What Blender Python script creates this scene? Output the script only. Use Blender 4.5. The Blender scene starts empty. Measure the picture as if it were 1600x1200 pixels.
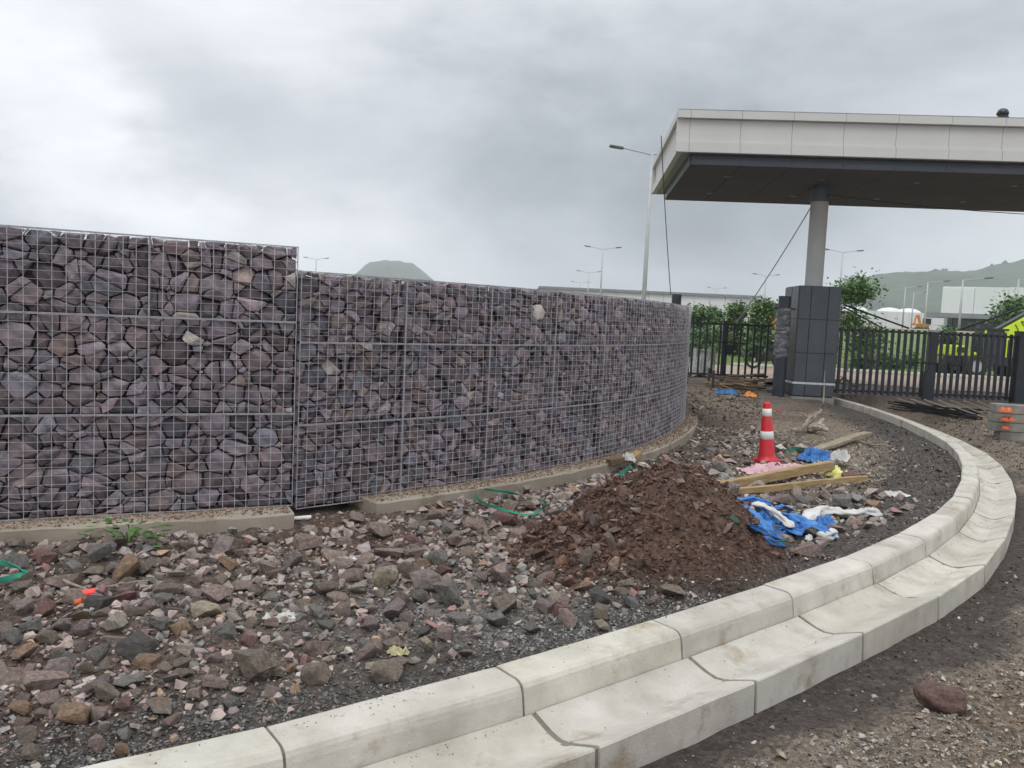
import bpy, bmesh, math, random
import numpy as np
from mathutils import Vector, Matrix, noise as mnoise
PI = math.pi
random.seed(7)
RS = np.random.RandomState(11)
SC = bpy.context.scene
COL = SC.collection

# ---------------------------------------------------------------- camera
FPX = 1300.0; TH = math.atan(105 / FPX); ROLL = 0.045; CH = 1.69
F_ = Vector((0, math.cos(TH), -math.sin(TH)))
U0 = Vector((0, math.sin(TH), math.cos(TH))); R0 = Vector((1, 0, 0))
U_ = U0 * math.cos(ROLL) - R0 * math.sin(ROLL)
R_ = R0 * math.cos(ROLL) + U0 * math.sin(ROLL)
cam_d = bpy.data.cameras.new('camera'); cam = bpy.data.objects.new('camera', cam_d); COL.objects.link(cam)
cam_d.sensor_width = 36; cam_d.lens = FPX / 1600 * 36; cam_d.clip_end = 6000; cam_d.clip_start = 0.05
m = Matrix((R_, U_, -F_)).transposed().to_4x4(); m.translation = Vector((0, 0, CH)); cam.matrix_world = m
SC.camera = cam

# ---------------------------------------------------------------- world (overcast)
W = bpy.data.worlds.new('World'); SC.world = W; W.use_nodes = True
wt = W.node_tree; wt.nodes.clear()
def WN(t, **k):
    n = wt.nodes.new(t)
    for a, b in k.items(): setattr(n, a, b)
    return n
SUN_EL, SUN_AZ = math.radians(58), math.radians(200)
wout = WN('ShaderNodeOutputWorld'); sky = WN('ShaderNodeTexSky', sky_type='NISHITA', sun_disc=False)
sky.sun_elevation = SUN_EL; sky.sun_rotation = SUN_AZ
b1 = WN('ShaderNodeBackground'); b1.inputs[1].default_value = 0.08
wt.links.new(sky.outputs[0], b1.inputs[0])
tc = WN('ShaderNodeTexCoord')
def wmath(op, a, b=None, c=None):
    n = WN('ShaderNodeMath', operation=op)
    for i, v in enumerate((a, b, c)):
        if v is None: continue
        if isinstance(v, (int, float)): n.inputs[i].default_value = v
        else: wt.links.new(v, n.inputs[i])
    return n.outputs[0]
def wnoise(scale, det, rough, off=(0, 0, 0), sc=(1, 1, 2.2), dist=0.0):
    mp = WN('ShaderNodeMapping'); mp.inputs['Location'].default_value = off; mp.inputs['Scale'].default_value = sc
    wt.links.new(tc.outputs['Generated'], mp.inputs[0])
    n = WN('ShaderNodeTexNoise'); n.inputs['Scale'].default_value = scale; n.inputs['Detail'].default_value = det
    n.inputs['Roughness'].default_value = rough; n.inputs['Distortion'].default_value = dist
    wt.links.new(mp.outputs[0], n.inputs[0]); return n
# warp the direction a little so the cloud masses have torn edges
wn = wnoise(3.5, 5, .6, (3, 1, 2))
sub = WN('ShaderNodeVectorMath', operation='SUBTRACT'); wt.links.new(wn.outputs['Color'], sub.inputs[0]); sub.inputs[1].default_value = (.5, .5, .5)
scl = WN('ShaderNodeVectorMath', operation='SCALE'); wt.links.new(sub.outputs[0], scl.inputs[0]); scl.inputs['Scale'].default_value = .30
add = WN('ShaderNodeVectorMath', operation='ADD'); wt.links.new(tc.outputs['Generated'], add.inputs[0]); wt.links.new(scl.outputs[0], add.inputs[1])
nrm = WN('ShaderNodeVectorMath', operation='NORMALIZE'); wt.links.new(add.outputs[0], nrm.inputs[0])
def ray(x, y): return (F_ + R_ * ((x - 800) / FPX) - U_ * ((y - 600) / FPX))
val = wmath('MULTIPLY_ADD', wnoise(2.2, 7, .55, (1.3, .4, .2), dist=.4).outputs['Fac'], 0.62, 0.45)
fine = wmath('MULTIPLY_ADD', wnoise(7, 5, .5, (5, 2, 8)).outputs['Fac'], 0.16, -0.08)
val = wmath('ADD', val, fine)
# cloud masses: direction, half-width (radians), amount
for (px, py, rad, amt) in [(300, 130, .10, -.10), (380, 230, .09, -.09), (560, 290, .12, -.10), (760, 350, .12, -.13), (900, 320, .17, -.09),
                           (1150, 260, .2, -.09), (1350, 300, .2, -.06), (90, 300, .12, -.07), (150, 260, .05, .02), (230, 310, .06, .13), (90, 190, .06, .11), (400, 100, .08, .09),
                           (20, 330, .06, -.08), (450, 400, .12, .12), (700, 420, .09, .10), (900, 420, .07, .04), (700, 60, .2, .07), (30, 40, .15, .05),
                           (1000, 60, .2, .02), (1130, 380, .08, -.06), (1440, 130, .2, .0)]:
    d = ray(px, py).normalized()
    dt = WN('ShaderNodeVectorMath', operation='DOT_PRODUCT'); wt.links.new(nrm.outputs[0], dt.inputs[0]); dt.inputs[1].default_value = d
    k = 1.0 / (rad * rad)
    e = wmath('MULTIPLY', wmath('SUBTRACT', dt.outputs['Value'], 1.0), k)      # ~ -(ang^2)/2/rad^2
    g = wmath('POWER', 2.71828, e)
    val = wmath('MULTIPLY_ADD', g, amt * 2.3, val)
sep = WN('ShaderNodeSeparateXYZ'); wt.links.new(tc.outputs['Generated'], sep.inputs[0])
# an overcast sky is brighter towards the zenith
mr = WN('ShaderNodeMapRange', interpolation_type='SMOOTHSTEP'); wt.links.new(sep.outputs[2], mr.inputs[0])
mr.inputs[1].default_value = .3; mr.inputs[2].default_value = 1.0; mr.inputs[3].default_value = 1.0; mr.inputs[4].default_value = 2.0
val = wmath('MULTIPLY', val, mr.outputs[0])
cr = WN('ShaderNodeValToRGB'); cr.color_ramp.elements[0].position = .25; cr.color_ramp.elements[0].color = (.86, .955, 1.06, 1)
cr.color_ramp.elements[1].position = .75; cr.color_ramp.elements[1].color = (.95, .985, 1.03, 1)
wt.links.new(val, cr.inputs[0])
b2 = WN('ShaderNodeBackground'); wt.links.new(cr.outputs[0], b2.inputs[0]); wt.links.new(val, b2.inputs[1])
mx = WN('ShaderNodeMixShader'); mx.inputs[0].default_value = .95
wt.links.new(b1.outputs[0], mx.inputs[1]); wt.links.new(b2.outputs[0], mx.inputs[2]); wt.links.new(mx.outputs[0], wout.inputs[0])
sd = bpy.data.lights.new('sun', 'SUN'); sd.energy = 1.0; sd.angle = math.radians(25); sd.color = (1, .97, .93)
so = bpy.data.objects.new('sun', sd); COL.objects.link(so)
sv = Vector((math.sin(SUN_AZ) * math.cos(SUN_EL), math.cos(SUN_AZ) * math.cos(SUN_EL), math.sin(SUN_EL)))
so.rotation_euler = sv.to_track_quat('Z', 'Y').to_euler()
SC.view_settings.view_transform = 'Standard'; SC.view_settings.look = 'None'; SC.view_settings.gamma = 1
SC.view_settings.exposure = 0.25; SC.view_settings.use_curve_mapping = False
SC.cycles.max_bounces = 5; SC.cycles.volume_bounces = 1; SC.cycles.diffuse_bounces = 3
SC.cycles.use_adaptive_sampling = True; SC.cycles.use_denoising = True

def gz(x, y, z=0.0):
    d = ray(x, y); t = (z - CH) / d.z; return Vector((d.x * t, d.y * t, z))
def at(x, y, Y):
    d = ray(x, y); t = Y / d.y; return Vector((d.x * t, Y, d.z * t + CH))

# ---------------------------------------------------------------- materials
MATS = {}
def mat(name, cols, scale=6, rough=.8, bump=.3, bscale=None, det=6, attr=None, metal=0, spec=.5, objrand=0.0, speck=None, stretch=(1, 1, 1), bdist=.01, tex='Object', mottled=None, wet=None):
    """cols: list of (pos, rgb) fed by noise; attr: colour attribute multiplied in; speck: (scale, amount, rgb)"""
    M = bpy.data.materials.new(name); M.use_nodes = True; nt = M.node_tree; N = nt.nodes; L = nt.links
    p = N['Principled BSDF']; t = N.new('ShaderNodeTexCoord'); mp = N.new('ShaderNodeMapping'); mp.inputs['Scale'].default_value = stretch
    L.new(t.outputs[tex], mp.inputs[0])
    if objrand:
        oi = N.new('ShaderNodeObjectInfo'); ad = N.new('ShaderNodeVectorMath'); ad.operation = 'ADD'; mu = N.new('ShaderNodeVectorMath'); mu.operation = 'SCALE'
        mu.inputs[0].default_value = (37, 19, 53); L.new(oi.outputs['Random'], mu.inputs['Scale']); L.new(mp.outputs[0], ad.inputs[0]); L.new(mu.outputs[0], ad.inputs[1]); vec = ad.outputs[0]
    else: vec = mp.outputs[0]
    n = N.new('ShaderNodeTexNoise'); n.inputs['Scale'].default_value = scale; n.inputs['Detail'].default_value = det; n.inputs['Roughness'].default_value = .62
    L.new(vec, n.inputs[0])
    r = N.new('ShaderNodeValToRGB'); L.new(n.outputs['Fac'], r.inputs[0])
    while len(r.color_ramp.elements) < len(cols): r.color_ramp.elements.new(.5)
    for e, (ps, c) in zip(r.color_ramp.elements, cols): e.position = ps; e.color = (*c, 1)
    col = r.outputs[0]
    def mixc(a, b, fac, mode='MIX'):
        x = N.new('ShaderNodeMix'); x.data_type = 'RGBA'; x.blend_type = mode
        for s, v in ((x.inputs[6], a), (x.inputs[7], b)):
            if isinstance(v, tuple): s.default_value = (*v, 1)
            else: L.new(v, s)
        if isinstance(fac, (int, float)): x.inputs[0].default_value = fac
        else: L.new(fac, x.inputs[0])
        return x.outputs[2]
    if mottled:
        ms, mc, lo, hi = mottled
        n2 = N.new('ShaderNodeTexNoise'); n2.inputs['Scale'].default_value = ms; n2.inputs['Detail'].default_value = 8; n2.inputs['Roughness'].default_value = .7; L.new(vec, n2.inputs[0])
        mrr = N.new('ShaderNodeMapRange'); L.new(n2.outputs['Fac'], mrr.inputs[0]); mrr.inputs[1].default_value = lo; mrr.inputs[2].default_value = hi
        col = mixc(col, mc, mrr.outputs[0])
    if speck:
        ss, amt, sc_ = speck
        n3 = N.new('ShaderNodeTexNoise'); n3.inputs['Scale'].default_value = ss; n3.inputs['Detail'].default_value = 3; n3.inputs['Roughness'].default_value = .8; L.new(vec, n3.inputs[0])
        mrr = N.new('ShaderNodeMapRange'); L.new(n3.outputs['Fac'], mrr.inputs[0]); mrr.inputs[1].default_value = .58; mrr.inputs[2].default_value = .72; mrr.inputs[4].default_value = amt
        col = mixc(col, sc_, mrr.outputs[0])
    if attr:
        a = N.new('ShaderNodeAttribute'); a.attribute_name = attr; col = mixc(col, a.outputs['Color'], 1.0, 'MULTIPLY')
    if objrand:
        a = N.new('ShaderNodeObjectInfo'); col = mixc(col, a.outputs['Color'], 1.0, 'MULTIPLY')
    L.new(col, p.inputs['Base Color'])
    p.inputs['Roughness'].default_value = rough; p.inputs['Metallic'].default_value = metal; p.inputs['Specular IOR Level'].default_value = spec
    if wet:
        mrr = N.new('ShaderNodeMapRange'); L.new(n.outputs['Fac'], mrr.inputs[0]); mrr.inputs[1].default_value = .35; mrr.inputs[2].default_value = .65; mrr.inputs[3].default_value = wet[0]; mrr.inputs[4].default_value = wet[1]
        L.new(mrr.outputs[0], p.inputs['Roughness'])
    if bump:
        nb = N.new('ShaderNodeTexNoise'); nb.inputs['Scale'].default_value = bscale or scale * 5; nb.inputs['Detail'].default_value = 5; nb.inputs['Roughness'].default_value = .65; L.new(vec, nb.inputs[0])
        bp = N.new('ShaderNodeBump'); bp.inputs['Strength'].default_value = bump; bp.inputs['Distance'].default_value = bdist
        L.new(nb.outputs['Fac'], bp.inputs['Height']); L.new(bp.outputs[0], p.inputs['Normal'])
    MATS[name] = M; return M

def c(r, g, b): return (r, g, b)
M_ROCK = mat('basalt_stone', [(.3, c(.62, .6, .58)), (.48, c(1.15, 1.13, 1.1)), (.68, c(1.8, 1.72, 1.65))], 9, .88, 1.0, 34, objrand=1, speck=(30, .55, c(1.9, 1.85, 1.8)), bdist=.05, mottled=(5, c(1.15, .95, .9), .5, .75))
M_GSTONE = mat('gabion_stone_skin', [(.32, c(.5, .5, .5)), (.5, c(.95, .95, .97)), (.68, c(1.45, 1.4, 1.4))], 10, .85, .7, 45, attr='tint', speck=(38, .4, c(1.9, 1.85, 1.9)), bdist=.012, mottled=(4, c(1.2, .95, .9), .52, .75))
M_PEB = mat('pebble_stone', [(.3, c(.6, .6, .6)), (.7, c(1.3, 1.3, 1.3))], 30, .85, .4, 120, attr='tint', bdist=.004)
M_WIRE = mat('galvanised_wire', [(.3, c(.50, .50, .53)), (.7, c(.70, .70, .74))], 20, .5, 0, metal=.15)
M_WIRE2 = mat('binding_wire', [(.3, c(.22, .22, .24)), (.7, c(.42, .42, .45))], 20, .5, 0, metal=.3)
M_CORE = mat('gabion_shade_core', [(.3, c(.014, .012, .014)), (.7, c(.05, .043, .048))], 14, .95, .6, 30, bdist=.03)  # dark tone stands for the shade between the stones
M_CONC = mat('kerb_concrete', [(.25, c(.33, .31, .265)), (.5, c(.46, .435, .385)), (.75, c(.57, .545, .495))], 3.0, .88, .6, 90, det=9, speck=(60, .35, c(.33, .30, .24)), mottled=(3.2, c(.29, .235, .165), .53, .70), bdist=.006, attr='tint')
M_MORT = mat('joint_mortar', [(.3, c(.12, .105, .08)), (.7, c(.22, .20, .16))], 12, .95, .4, 60)
M_PLINTH = mat('plinth_concrete', [(.25, c(.20, .165, .125)), (.5, c(.29, .245, .195)), (.75, c(.36, .315, .26))], 2.5, .9, .5, 50, det=9, mottled=(3, c(.16, .15, .09), .55, .75), bdist=.008)
M_BLOCK = mat('grey_block_concrete', [(.25, c(.15, .143, .125)), (.75, c(.28, .268, .24))], 5, .9, .5, 60, det=8)
M_SOILRED = mat('brown_soil', [(.3, c(.06, .034, .024)), (.5, c(.11, .064, .046)), (.7, c(.17, .11, .085))], 9, .95, 1, 70, attr='tint', bdist=.02)
M_CLOD = mat('soil_clod', [(.3, c(.55, .5, .5)), (.7, c(1.35, 1.3, 1.25))], 25, .95, .8, 120, attr='tint', bdist=.006)
M_TAN = mat('tan_soil', [(.3, c(.15, .10, .07)), (.7, c(.34, .25, .18))], 14, .95, .9, 80, bdist=.01)

# ground: colours follow the soil patches stored per vertex
def ground_material():
    M = bpy.data.materials.new('site_ground'); M.use_nodes = True; nt = M.node_tree; N = nt.nodes; L = nt.links; p = N['Principled BSDF']
    t = N.new('ShaderNodeTexCoord'); a = N.new('ShaderNodeAttribute'); a.attribute_name = 'tint'
    n1 = N.new('ShaderNodeTexNoise'); n1.inputs['Scale'].default_value = 28; n1.inputs['Detail'].default_value = 8; n1.inputs['Roughness'].default_value = .75; L.new(t.outputs['Object'], n1.inputs[0])
    r = N.new('ShaderNodeValToRGB'); L.new(n1.outputs['Fac'], r.inputs[0]); e = r.color_ramp.elements
    e[0].position = .32; e[0].color = (.35, .34, .33, 1); e[1].position = .68; e[1].color = (1.75, 1.72, 1.68, 1)
    v = N.new('ShaderNodeTexVoronoi'); v.inputs['Scale'].default_value = 32; L.new(t.outputs['Object'], v.inputs[0])
    r2 = N.new('ShaderNodeValToRGB'); L.new(v.outputs['Color'], r2.inputs[0]); e = r2.color_ramp.elements
    e[0].position = .1; e[0].color = (.6, .58, .56, 1); e[1].position = .95; e[1].color = (1.5, 1.5, 1.5, 1)
    def mul(x, y):
        q = N.new('ShaderNodeMix'); q.data_type = 'RGBA'; q.blend_type = 'MULTIPLY'; q.inputs[0].default_value = 1; L.new(x, q.inputs[6]); L.new(y, q.inputs[7]); return q.outputs[2]
    L.new(mul(mul(a.outputs['Color'], r.outputs[0]), r2.outputs[0]), p.inputs['Base Color'])
    p.inputs['Roughness'].default_value = .92
    ad = N.new('ShaderNodeMath'); ad.operation = 'MULTIPLY_ADD'; ad.inputs[1].default_value = -.7; L.new(v.outputs['Distance'], ad.inputs[0]); L.new(n1.outputs['Fac'], ad.inputs[2])
    b = N.new('ShaderNodeBump'); b.inputs['Strength'].default_value = 1; b.inputs['Distance'].default_value = .02; L.new(ad.outputs[0], b.inputs['Height']); L.new(b.outputs[0], p.inputs['Normal'])
    return M
M_GROUND = ground_material()
M_FASC = mat('fascia_panel_paint', [(.3, c(.50, .495, .475)), (.7, c(.55, .545, .525))], .8, .45, .05, 3)
M_DARKP = mat('dark_grey_cladding', [(.3, c(.040, .050, .060)), (.7, c(.066, .078, .090))], 1.5, .38, .06, 8, mottled=(6, c(.11, .12, .13), .6, .85), tex='Object')
M_BAND = mat('dark_band_panel', [(.3, c(.085, .105, .135)), (.7, c(.11, .13, .165))], 1.5, .35, .03, 5)
M_SOFF = mat('soffit_panel_dark', [(.3, c(.108, .106, .118)), (.7, c(.128, .126, .138))], 1.0, .75, .04, 2.0, spec=.05)
M_COLM = mat('column_concrete', [(.3, c(.46, .46, .45)), (.7, c(.56, .56, .55))], 2, .8, .2, 30)
M_BLACK = mat('black_steel', [(.3, c(.012, .013, .016)), (.7, c(.03, .032, .038))], 4, .45, .1, 20)
M_BLUEK = mat('navy_steel', [(.3, c(.014, .018, .028)), (.7, c(.03, .036, .05))], 4, .4, .1, 20)
M_WRAP = mat('plastic_wrap', [(.3, c(.05, .055, .065)), (.5, c(.09, .095, .105)), (.7, c(.30, .31, .34))], 5, .25, .8, 18, stretch=(1, 1, 3), bdist=.03)
M_SILV = mat('silver_tape', [(.3, c(.38, .40, .42)), (.7, c(.55, .57, .6))], 6, .4, .2, 20)
M_RED = mat('red_plastic', [(.3, c(.42, .008, .016)), (.7, c(.60, .016, .028))], 6, .42, .1, 30, mottled=(9, c(.22, .05, .04), .52, .75))
M_WHITE = mat('white_reflective', [(.3, c(.55, .55, .54)), (.7, c(.78, .78, .77))], 8, .5, .1, 30, mottled=(12, c(.35, .33, .3), .6, .8))
M_BLUE = mat('blue_tarpaulin', [(.3, c(.015, .08, .27)), (.55, c(.03, .16, .45)), (.75, c(.07, .26, .58))], 6, .5, .6, 30, bdist=.01, mottled=(4, c(.10, .13, .17), .62, .85))
M_WSACK = mat('white_sack', [(.3, c(.38, .37, .35)), (.6, c(.58, .57, .55)), (.8, c(.70, .70, .68))], 6, .75, .6, 26, bdist=.01, mottled=(5, c(.22, .19, .16), .6, .8))
M_PINK = mat('pink_sheet', [(.3, c(.42, .22, .25)), (.7, c(.62, .42, .44))], 8, .7, .5, 26)
M_YEL = mat('yellow_sheet', [(.3, c(.55, .54, .10)), (.7, c(.75, .74, .32))], 6, .6, .5, 26)
M_GREEN = mat('green_strap', [(.3, c(.01, .14, .09)), (.7, c(.02, .28, .18))], 10, .5, .1, 30)
M_WOOD = mat('weathered_timber', [(.3, c(.20, .125, .055)), (.55, c(.36, .25, .12)), (.75, c(.48, .36, .2))], 4, .8, .4, 20, stretch=(1, 12, 12), det=8)
M_WOODD = mat('dark_timber', [(.3, c(.08, .05, .03)), (.7, c(.2, .14, .09))], 4, .85, .4, 20, stretch=(1, 12, 12))
M_BARK = mat('dry_branch', [(.3, c(.14, .11, .085)), (.7, c(.34, .29, .24))], 18, .9, .5, 60)
M_ORANGE = mat('orange_plastic', [(.3, c(.42, .07, .015)), (.7, c(.62, .14, .03))], 6, .4, .2, 20)
M_LIME = mat('lime_paint', [(.3, c(.50, .70, .02)), (.7, c(.60, .80, .04))], 3, .4, .02, 10)
M_EXOR = mat('orange_paint', [(.3, c(.65, .20, .02)), (.7, c(.75, .27, .04))], 3, .5, .02, 10)
M_TYRE = mat('tyre_rubber', [(.3, c(.015, .015, .015)), (.7, c(.03, .03, .03))], 10, .8, .3, 40)
M_GLASS = mat('dark_glass', [(.3, c(.02, .03, .04)), (.7, c(.035, .05, .06))], 2, .15, 0)
M_POLE = mat('pole_grey', [(.3, c(.36, .37, .38)), (.7, c(.45, .46, .47))], 2, .5, 0)
M_LAMPH = mat('lamp_head_grey', [(.3, c(.07, .075, .085)), (.7, c(.12, .125, .135))], 3, .5, 0)
M_WH = mat('warehouse_cladding', [(.3, c(.60, .62, .60)), (.7, c(.68, .70, .68))], .3, .6, 0)
M_ROOFG = mat('roof_edge_grey', [(.3, c(.17, .18, .20)), (.7, c(.24, .25, .27))], .6, .6, 0)
M_GRASS = mat('lawn_turf', [(.3, c(.08, .125, .035)), (.5, c(.12, .18, .05)), (.7, c(.16, .225, .07))], 1.2, .9, .8, 30, det=9, bdist=.05)
M_ROAD = mat('road_surface', [(.3, c(.24, .18, .14)), (.7, c(.34, .265, .21))], 1.0, .9, .3, 30, det=8)
M_HILL = mat('hill_vegetation', [(.3, c(.02, .035, .015)), (.5, c(.035, .06, .025)), (.7, c(.06, .09, .035))], .02, .95, .6, .2, det=10, bdist=6)
M_LEAF = mat('leaf', [(.3, c(.055, .11, .03)), (.5, c(.085, .16, .045)), (.7, c(.13, .21, .065))], 1.5, .6, 0, attr='tint')
M_TRUNK = mat('trunk_bark', [(.3, c(.06, .045, .035)), (.7, c(.14, .11, .085))], 12, .9, .5, 40)
M_SKIN = mat('dark_skin', [(.3, c(.10, .055, .035)), (.7, c(.13, .07, .045))], 8, .6, 0)
M_SHIRT = mat('navy_shirt', [(.3, c(.012, .018, .09)), (.7, c(.022, .03, .14))], 8, .8, .3, 30)
M_HELM = mat('black_helmet', [(.3, c(.01, .012, .015)), (.7, c(.02, .024, .028))], 5, .25, 0)
M_TROU = mat('dark_trousers', [(.3, c(.015, .016, .02)), (.7, c(.03, .03, .04))], 8, .9, .2, 30)

# ---------------------------------------------------------------- object helpers
def tag(o, label=None, cat=None, group=None, kind=None, category=None):
    cat = cat or category
    if label: o['label'] = label
    if cat: o['category'] = cat
    if group: o['group'] = group
    if kind: o['kind'] = kind
    return o
def thing(name, label, cat, loc=(0, 0, 0), rz=0, group=None):
    o = bpy.data.objects.new(name, None); COL.objects.link(o); o.location = loc; o.rotation_euler = (0, 0, rz); o.empty_display_size = .1
    return tag(o, label, cat, group)
class MB:
    def __init__(s): s.v = []; s.f = []; s.mi = []; s.cur = 0
    def add(s, vs, fs):
        n = len(s.v); s.v += [tuple(v) for v in vs]; s.f += [tuple(i + n for i in f) for f in fs]; s.mi += [s.cur] * len(fs); return s
    def box(s, c, d, rot=None, bev=0):
        """box centred c with full size d"""
        hx, hy, hz = d[0] / 2, d[1] / 2, d[2] / 2
        if bev <= 0:
            vs = [Vector((x, y, z)) for x in (-hx, hx) for y in (-hy, hy) for z in (-hz, hz)]
            fs = [(0, 1, 3, 2), (4, 6, 7, 5), (0, 4, 5, 1), (2, 3, 7, 6), (0, 2, 6, 4), (1, 5, 7, 3)]
        else:
            b = min(bev, hx * .9, hy * .9, hz * .9); bm = bmesh.new(); bmesh.ops.create_cube(bm, size=1)
            for v in bm.verts: v.co = Vector((v.co.x * d[0], v.co.y * d[1], v.co.z * d[2]))
            bmesh.ops.bevel(bm, geom=bm.edges[:], offset=b, segments=2, affect='EDGES')
            bm.verts.index_update(); vs = [v.co.copy() for v in bm.verts]; fs = [tuple(v.index for v in f.verts) for f in bm.faces]; bm.free()
        if rot is not None: vs = [rot @ v for v in vs]
        return s.add([v + Vector(c) for v in vs], fs)
    def tube(s, pts, r, n=8, caps=True):
        pts = [Vector(p) for p in pts]; rs = r if isinstance(r, (list, tuple)) else [r] * len(pts)
        base = len(s.v); prev = None
        for i, p in enumerate(pts):
            t = (pts[min(i + 1, len(pts) - 1)] - pts[max(i - 1, 0)])
            if t.length < 1e-9: t = Vector((0, 0, 1))
            t.normalize()
            a = prev if prev is not None else (Vector((0, 0, 1)) if abs(t.z) < .9 else Vector((1, 0, 0)))
            x = (a - t * a.dot(t)).normalized(); prev = x; y = t.cross(x)
            for k in range(n):
                an = 2 * PI * (k + .5) / n; s.v.append(tuple(p + (x * math.cos(an) + y * math.sin(an)) * rs[i]))
        for i in range(len(pts) - 1):
            for k in range(n):
                a = base + i * n + k; b = base + i * n + (k + 1) % n; s.f.append((a, b, b + n, a + n)); s.mi.append(s.cur)
        if caps:
            s.f.append(tuple(base + k for k in range(n - 1, -1, -1))); s.f.append(tuple(base + (len(pts) - 1) * n + k for k in range(n))); s.mi += [s.cur] * 2
        return s
    def lathe(s, prof, c, n=20):
        base = len(s.v)
        for (r, z) in prof:
            for k in range(n): a = 2 * PI * k / n; s.v.append((c[0] + r * math.cos(a), c[1] + r * math.sin(a), c[2] + z))
        for i in range(len(prof) - 1):
            for k in range(n):
                a = base + i * n + k; b = base + i * n + (k + 1) % n; s.f.append((a, b, b + n, a + n)); s.mi.append(s.cur)
        return s
    def mesh(s, name, mats, smooth=False):
        me = bpy.data.meshes.new(name); me.from_pydata(s.v, [], s.f)
        for mm in (mats if isinstance(mats, (list, tuple)) else [mats]): me.materials.append(mm)
        if len(me.materials) > 1: me.polygons.foreach_set('material_index', s.mi)
        if smooth: me.polygons.foreach_set('use_smooth', [True] * len(me.polygons))
        me.update(); return me
    def build(s, name, mats, parent=None, smooth=False, loc=(0, 0, 0), **tg):
        return link(name, s.mesh(name, mats, smooth), parent, loc, **tg)
def link(name, me, parent=None, loc=(0, 0, 0), **tg):
    o = bpy.data.objects.new(name, me); COL.objects.link(o); o.location = loc
    if parent is not None: o.parent = parent
    if tg: tag(o, **tg)
    return o
def copy_tree(o, parent=None):
    q = o.copy(); COL.objects.link(q); q.parent = parent
    if parent is not None: q.matrix_parent_inverse = o.matrix_parent_inverse.copy()
    for ch in list(o.children): copy_tree(ch, q)
    return q
def np_mesh(name, V, T, mats, tint=None):
    me = bpy.data.meshes.new(name); V = np.asarray(V, np.float32); T = np.asarray(T, np.int32)
    k = T.shape[1]
    me.vertices.add(len(V)); me.vertices.foreach_set('co', V.ravel())
    me.loops.add(T.size); me.loops.foreach_set('vertex_index', T.ravel())
    me.polygons.add(len(T)); me.polygons.foreach_set('loop_start', np.arange(0, T.size, k, dtype=np.int32)); me.polygons.foreach_set('loop_total', np.full(len(T), k, np.int32))
    me.materials.append(mats)
    if tint is not None:
        a = me.color_attributes.new('tint', 'FLOAT_COLOR', 'POINT'); q = np.ones((len(V), 4), np.float32); q[:, :3] = tint; a.data.foreach_set('color', q.ravel())
    me.update(calc_edges=True); me.validate(); me.shade_flat(); return me
def set_tint(me, rgb):
    a = me.color_attributes.new('tint', 'FLOAT_COLOR', 'POINT'); n = len(me.vertices); q = np.ones((n, 4), np.float32); q[:, :3] = rgb; a.data.foreach_set('color', q.ravel())

# ---------------------------------------------------------------- noise in numpy
_perm = np.random.RandomState(5).rand(256, 256)
def vnoise(x, y):
    xi = np.floor(x).astype(int); yi = np.floor(y).astype(int); fx = x - xi; fy = y - yi
    fx = fx * fx * (3 - 2 * fx); fy = fy * fy * (3 - 2 * fy)
    g = lambda a, b: _perm[a & 255, b & 255]
    return (g(xi, yi) * (1 - fx) + g(xi + 1, yi) * fx) * (1 - fy) + (g(xi, yi + 1) * (1 - fx) + g(xi + 1, yi + 1) * fx) * fy
def fbm(x, y, o=4):
    s = 0; a = .5; t = 0
    for i in range(o): s = s + a * vnoise(x * 2 ** i + 17 * i, y * 2 ** i + 5 * i); t += a; a *= .5
    return s / t
def sstep(a, b, x): t = np.clip((x - a) / (b - a), 0, 1); return t * t * (3 - 2 * t)

# ---------------------------------------------------------------- paths
def spline(P, step):
    P = [np.array(p, float) for p in P]; P = [2 * P[0] - P[1]] + P + [2 * P[-1] - P[-2]]; out = []
    for i in range(1, len(P) - 2):
        for t in np.linspace(0, 1, 24, endpoint=False):
            a, b, cc, d = P[i - 1:i + 3]
            out.append(.5 * (2 * b + (cc - a) * t + (2 * a - 5 * b + 4 * cc - d) * t * t + (3 * b - a - 3 * cc + d) * t ** 3))
    out.append(P[-2]); out = np.array(out)
    for _ in range(14): out[1:-1] = (out[:-2] + 2 * out[1:-1] + out[2:]) / 4
    return Path(out)
class Path:
    def __init__(s, pts):
        s.p = np.array(pts); d = np.linalg.norm(np.diff(s.p[:, :2], axis=0), axis=1); s.s = np.concatenate([[0], np.cumsum(d)]); s.L = s.s[-1]
    def pos(s, u): return np.array([np.interp(u, s.s, s.p[:, k]) for k in range(s.p.shape[1])])
    def tan(s, u):
        e = .06; a = s.pos(min(max(u - e, 0), s.L))[:2]; b = s.pos(min(max(u + e, 0), s.L))[:2]; d = b - a; return d / np.linalg.norm(d)
    def near(s, x, y): return s.s[np.argmin((s.p[:, 0] - x) ** 2 + (s.p[:, 1] - y) ** 2)]
KERB = spline([(-4.6, 1.1, .03), (-3.0, 1.95, .03), (-1.41, 2.85, .03), (-.87, 3.22, .03), (-.06, 3.82, .03), (.87, 4.59, .03), (1.8, 5.40, .03), (2.61, 6.15, .03), (3.44, 7.03, .03),
               (4.18, 7.93, .03), (4.92, 9.0, .03), (5.63, 10.22, .05), (6.22, 11.43, .07), (6.66, 12.61, .09), (6.99, 14.02, .11), (7.26, 15.92, .14), (7.37, 17.64, .16), (7.36, 19.3, .17)], .1)
_kp = KERB.p[::6]; _kp = np.vstack([[-14, -4, .03], _kp, [7.36, 60, .17]])
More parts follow.
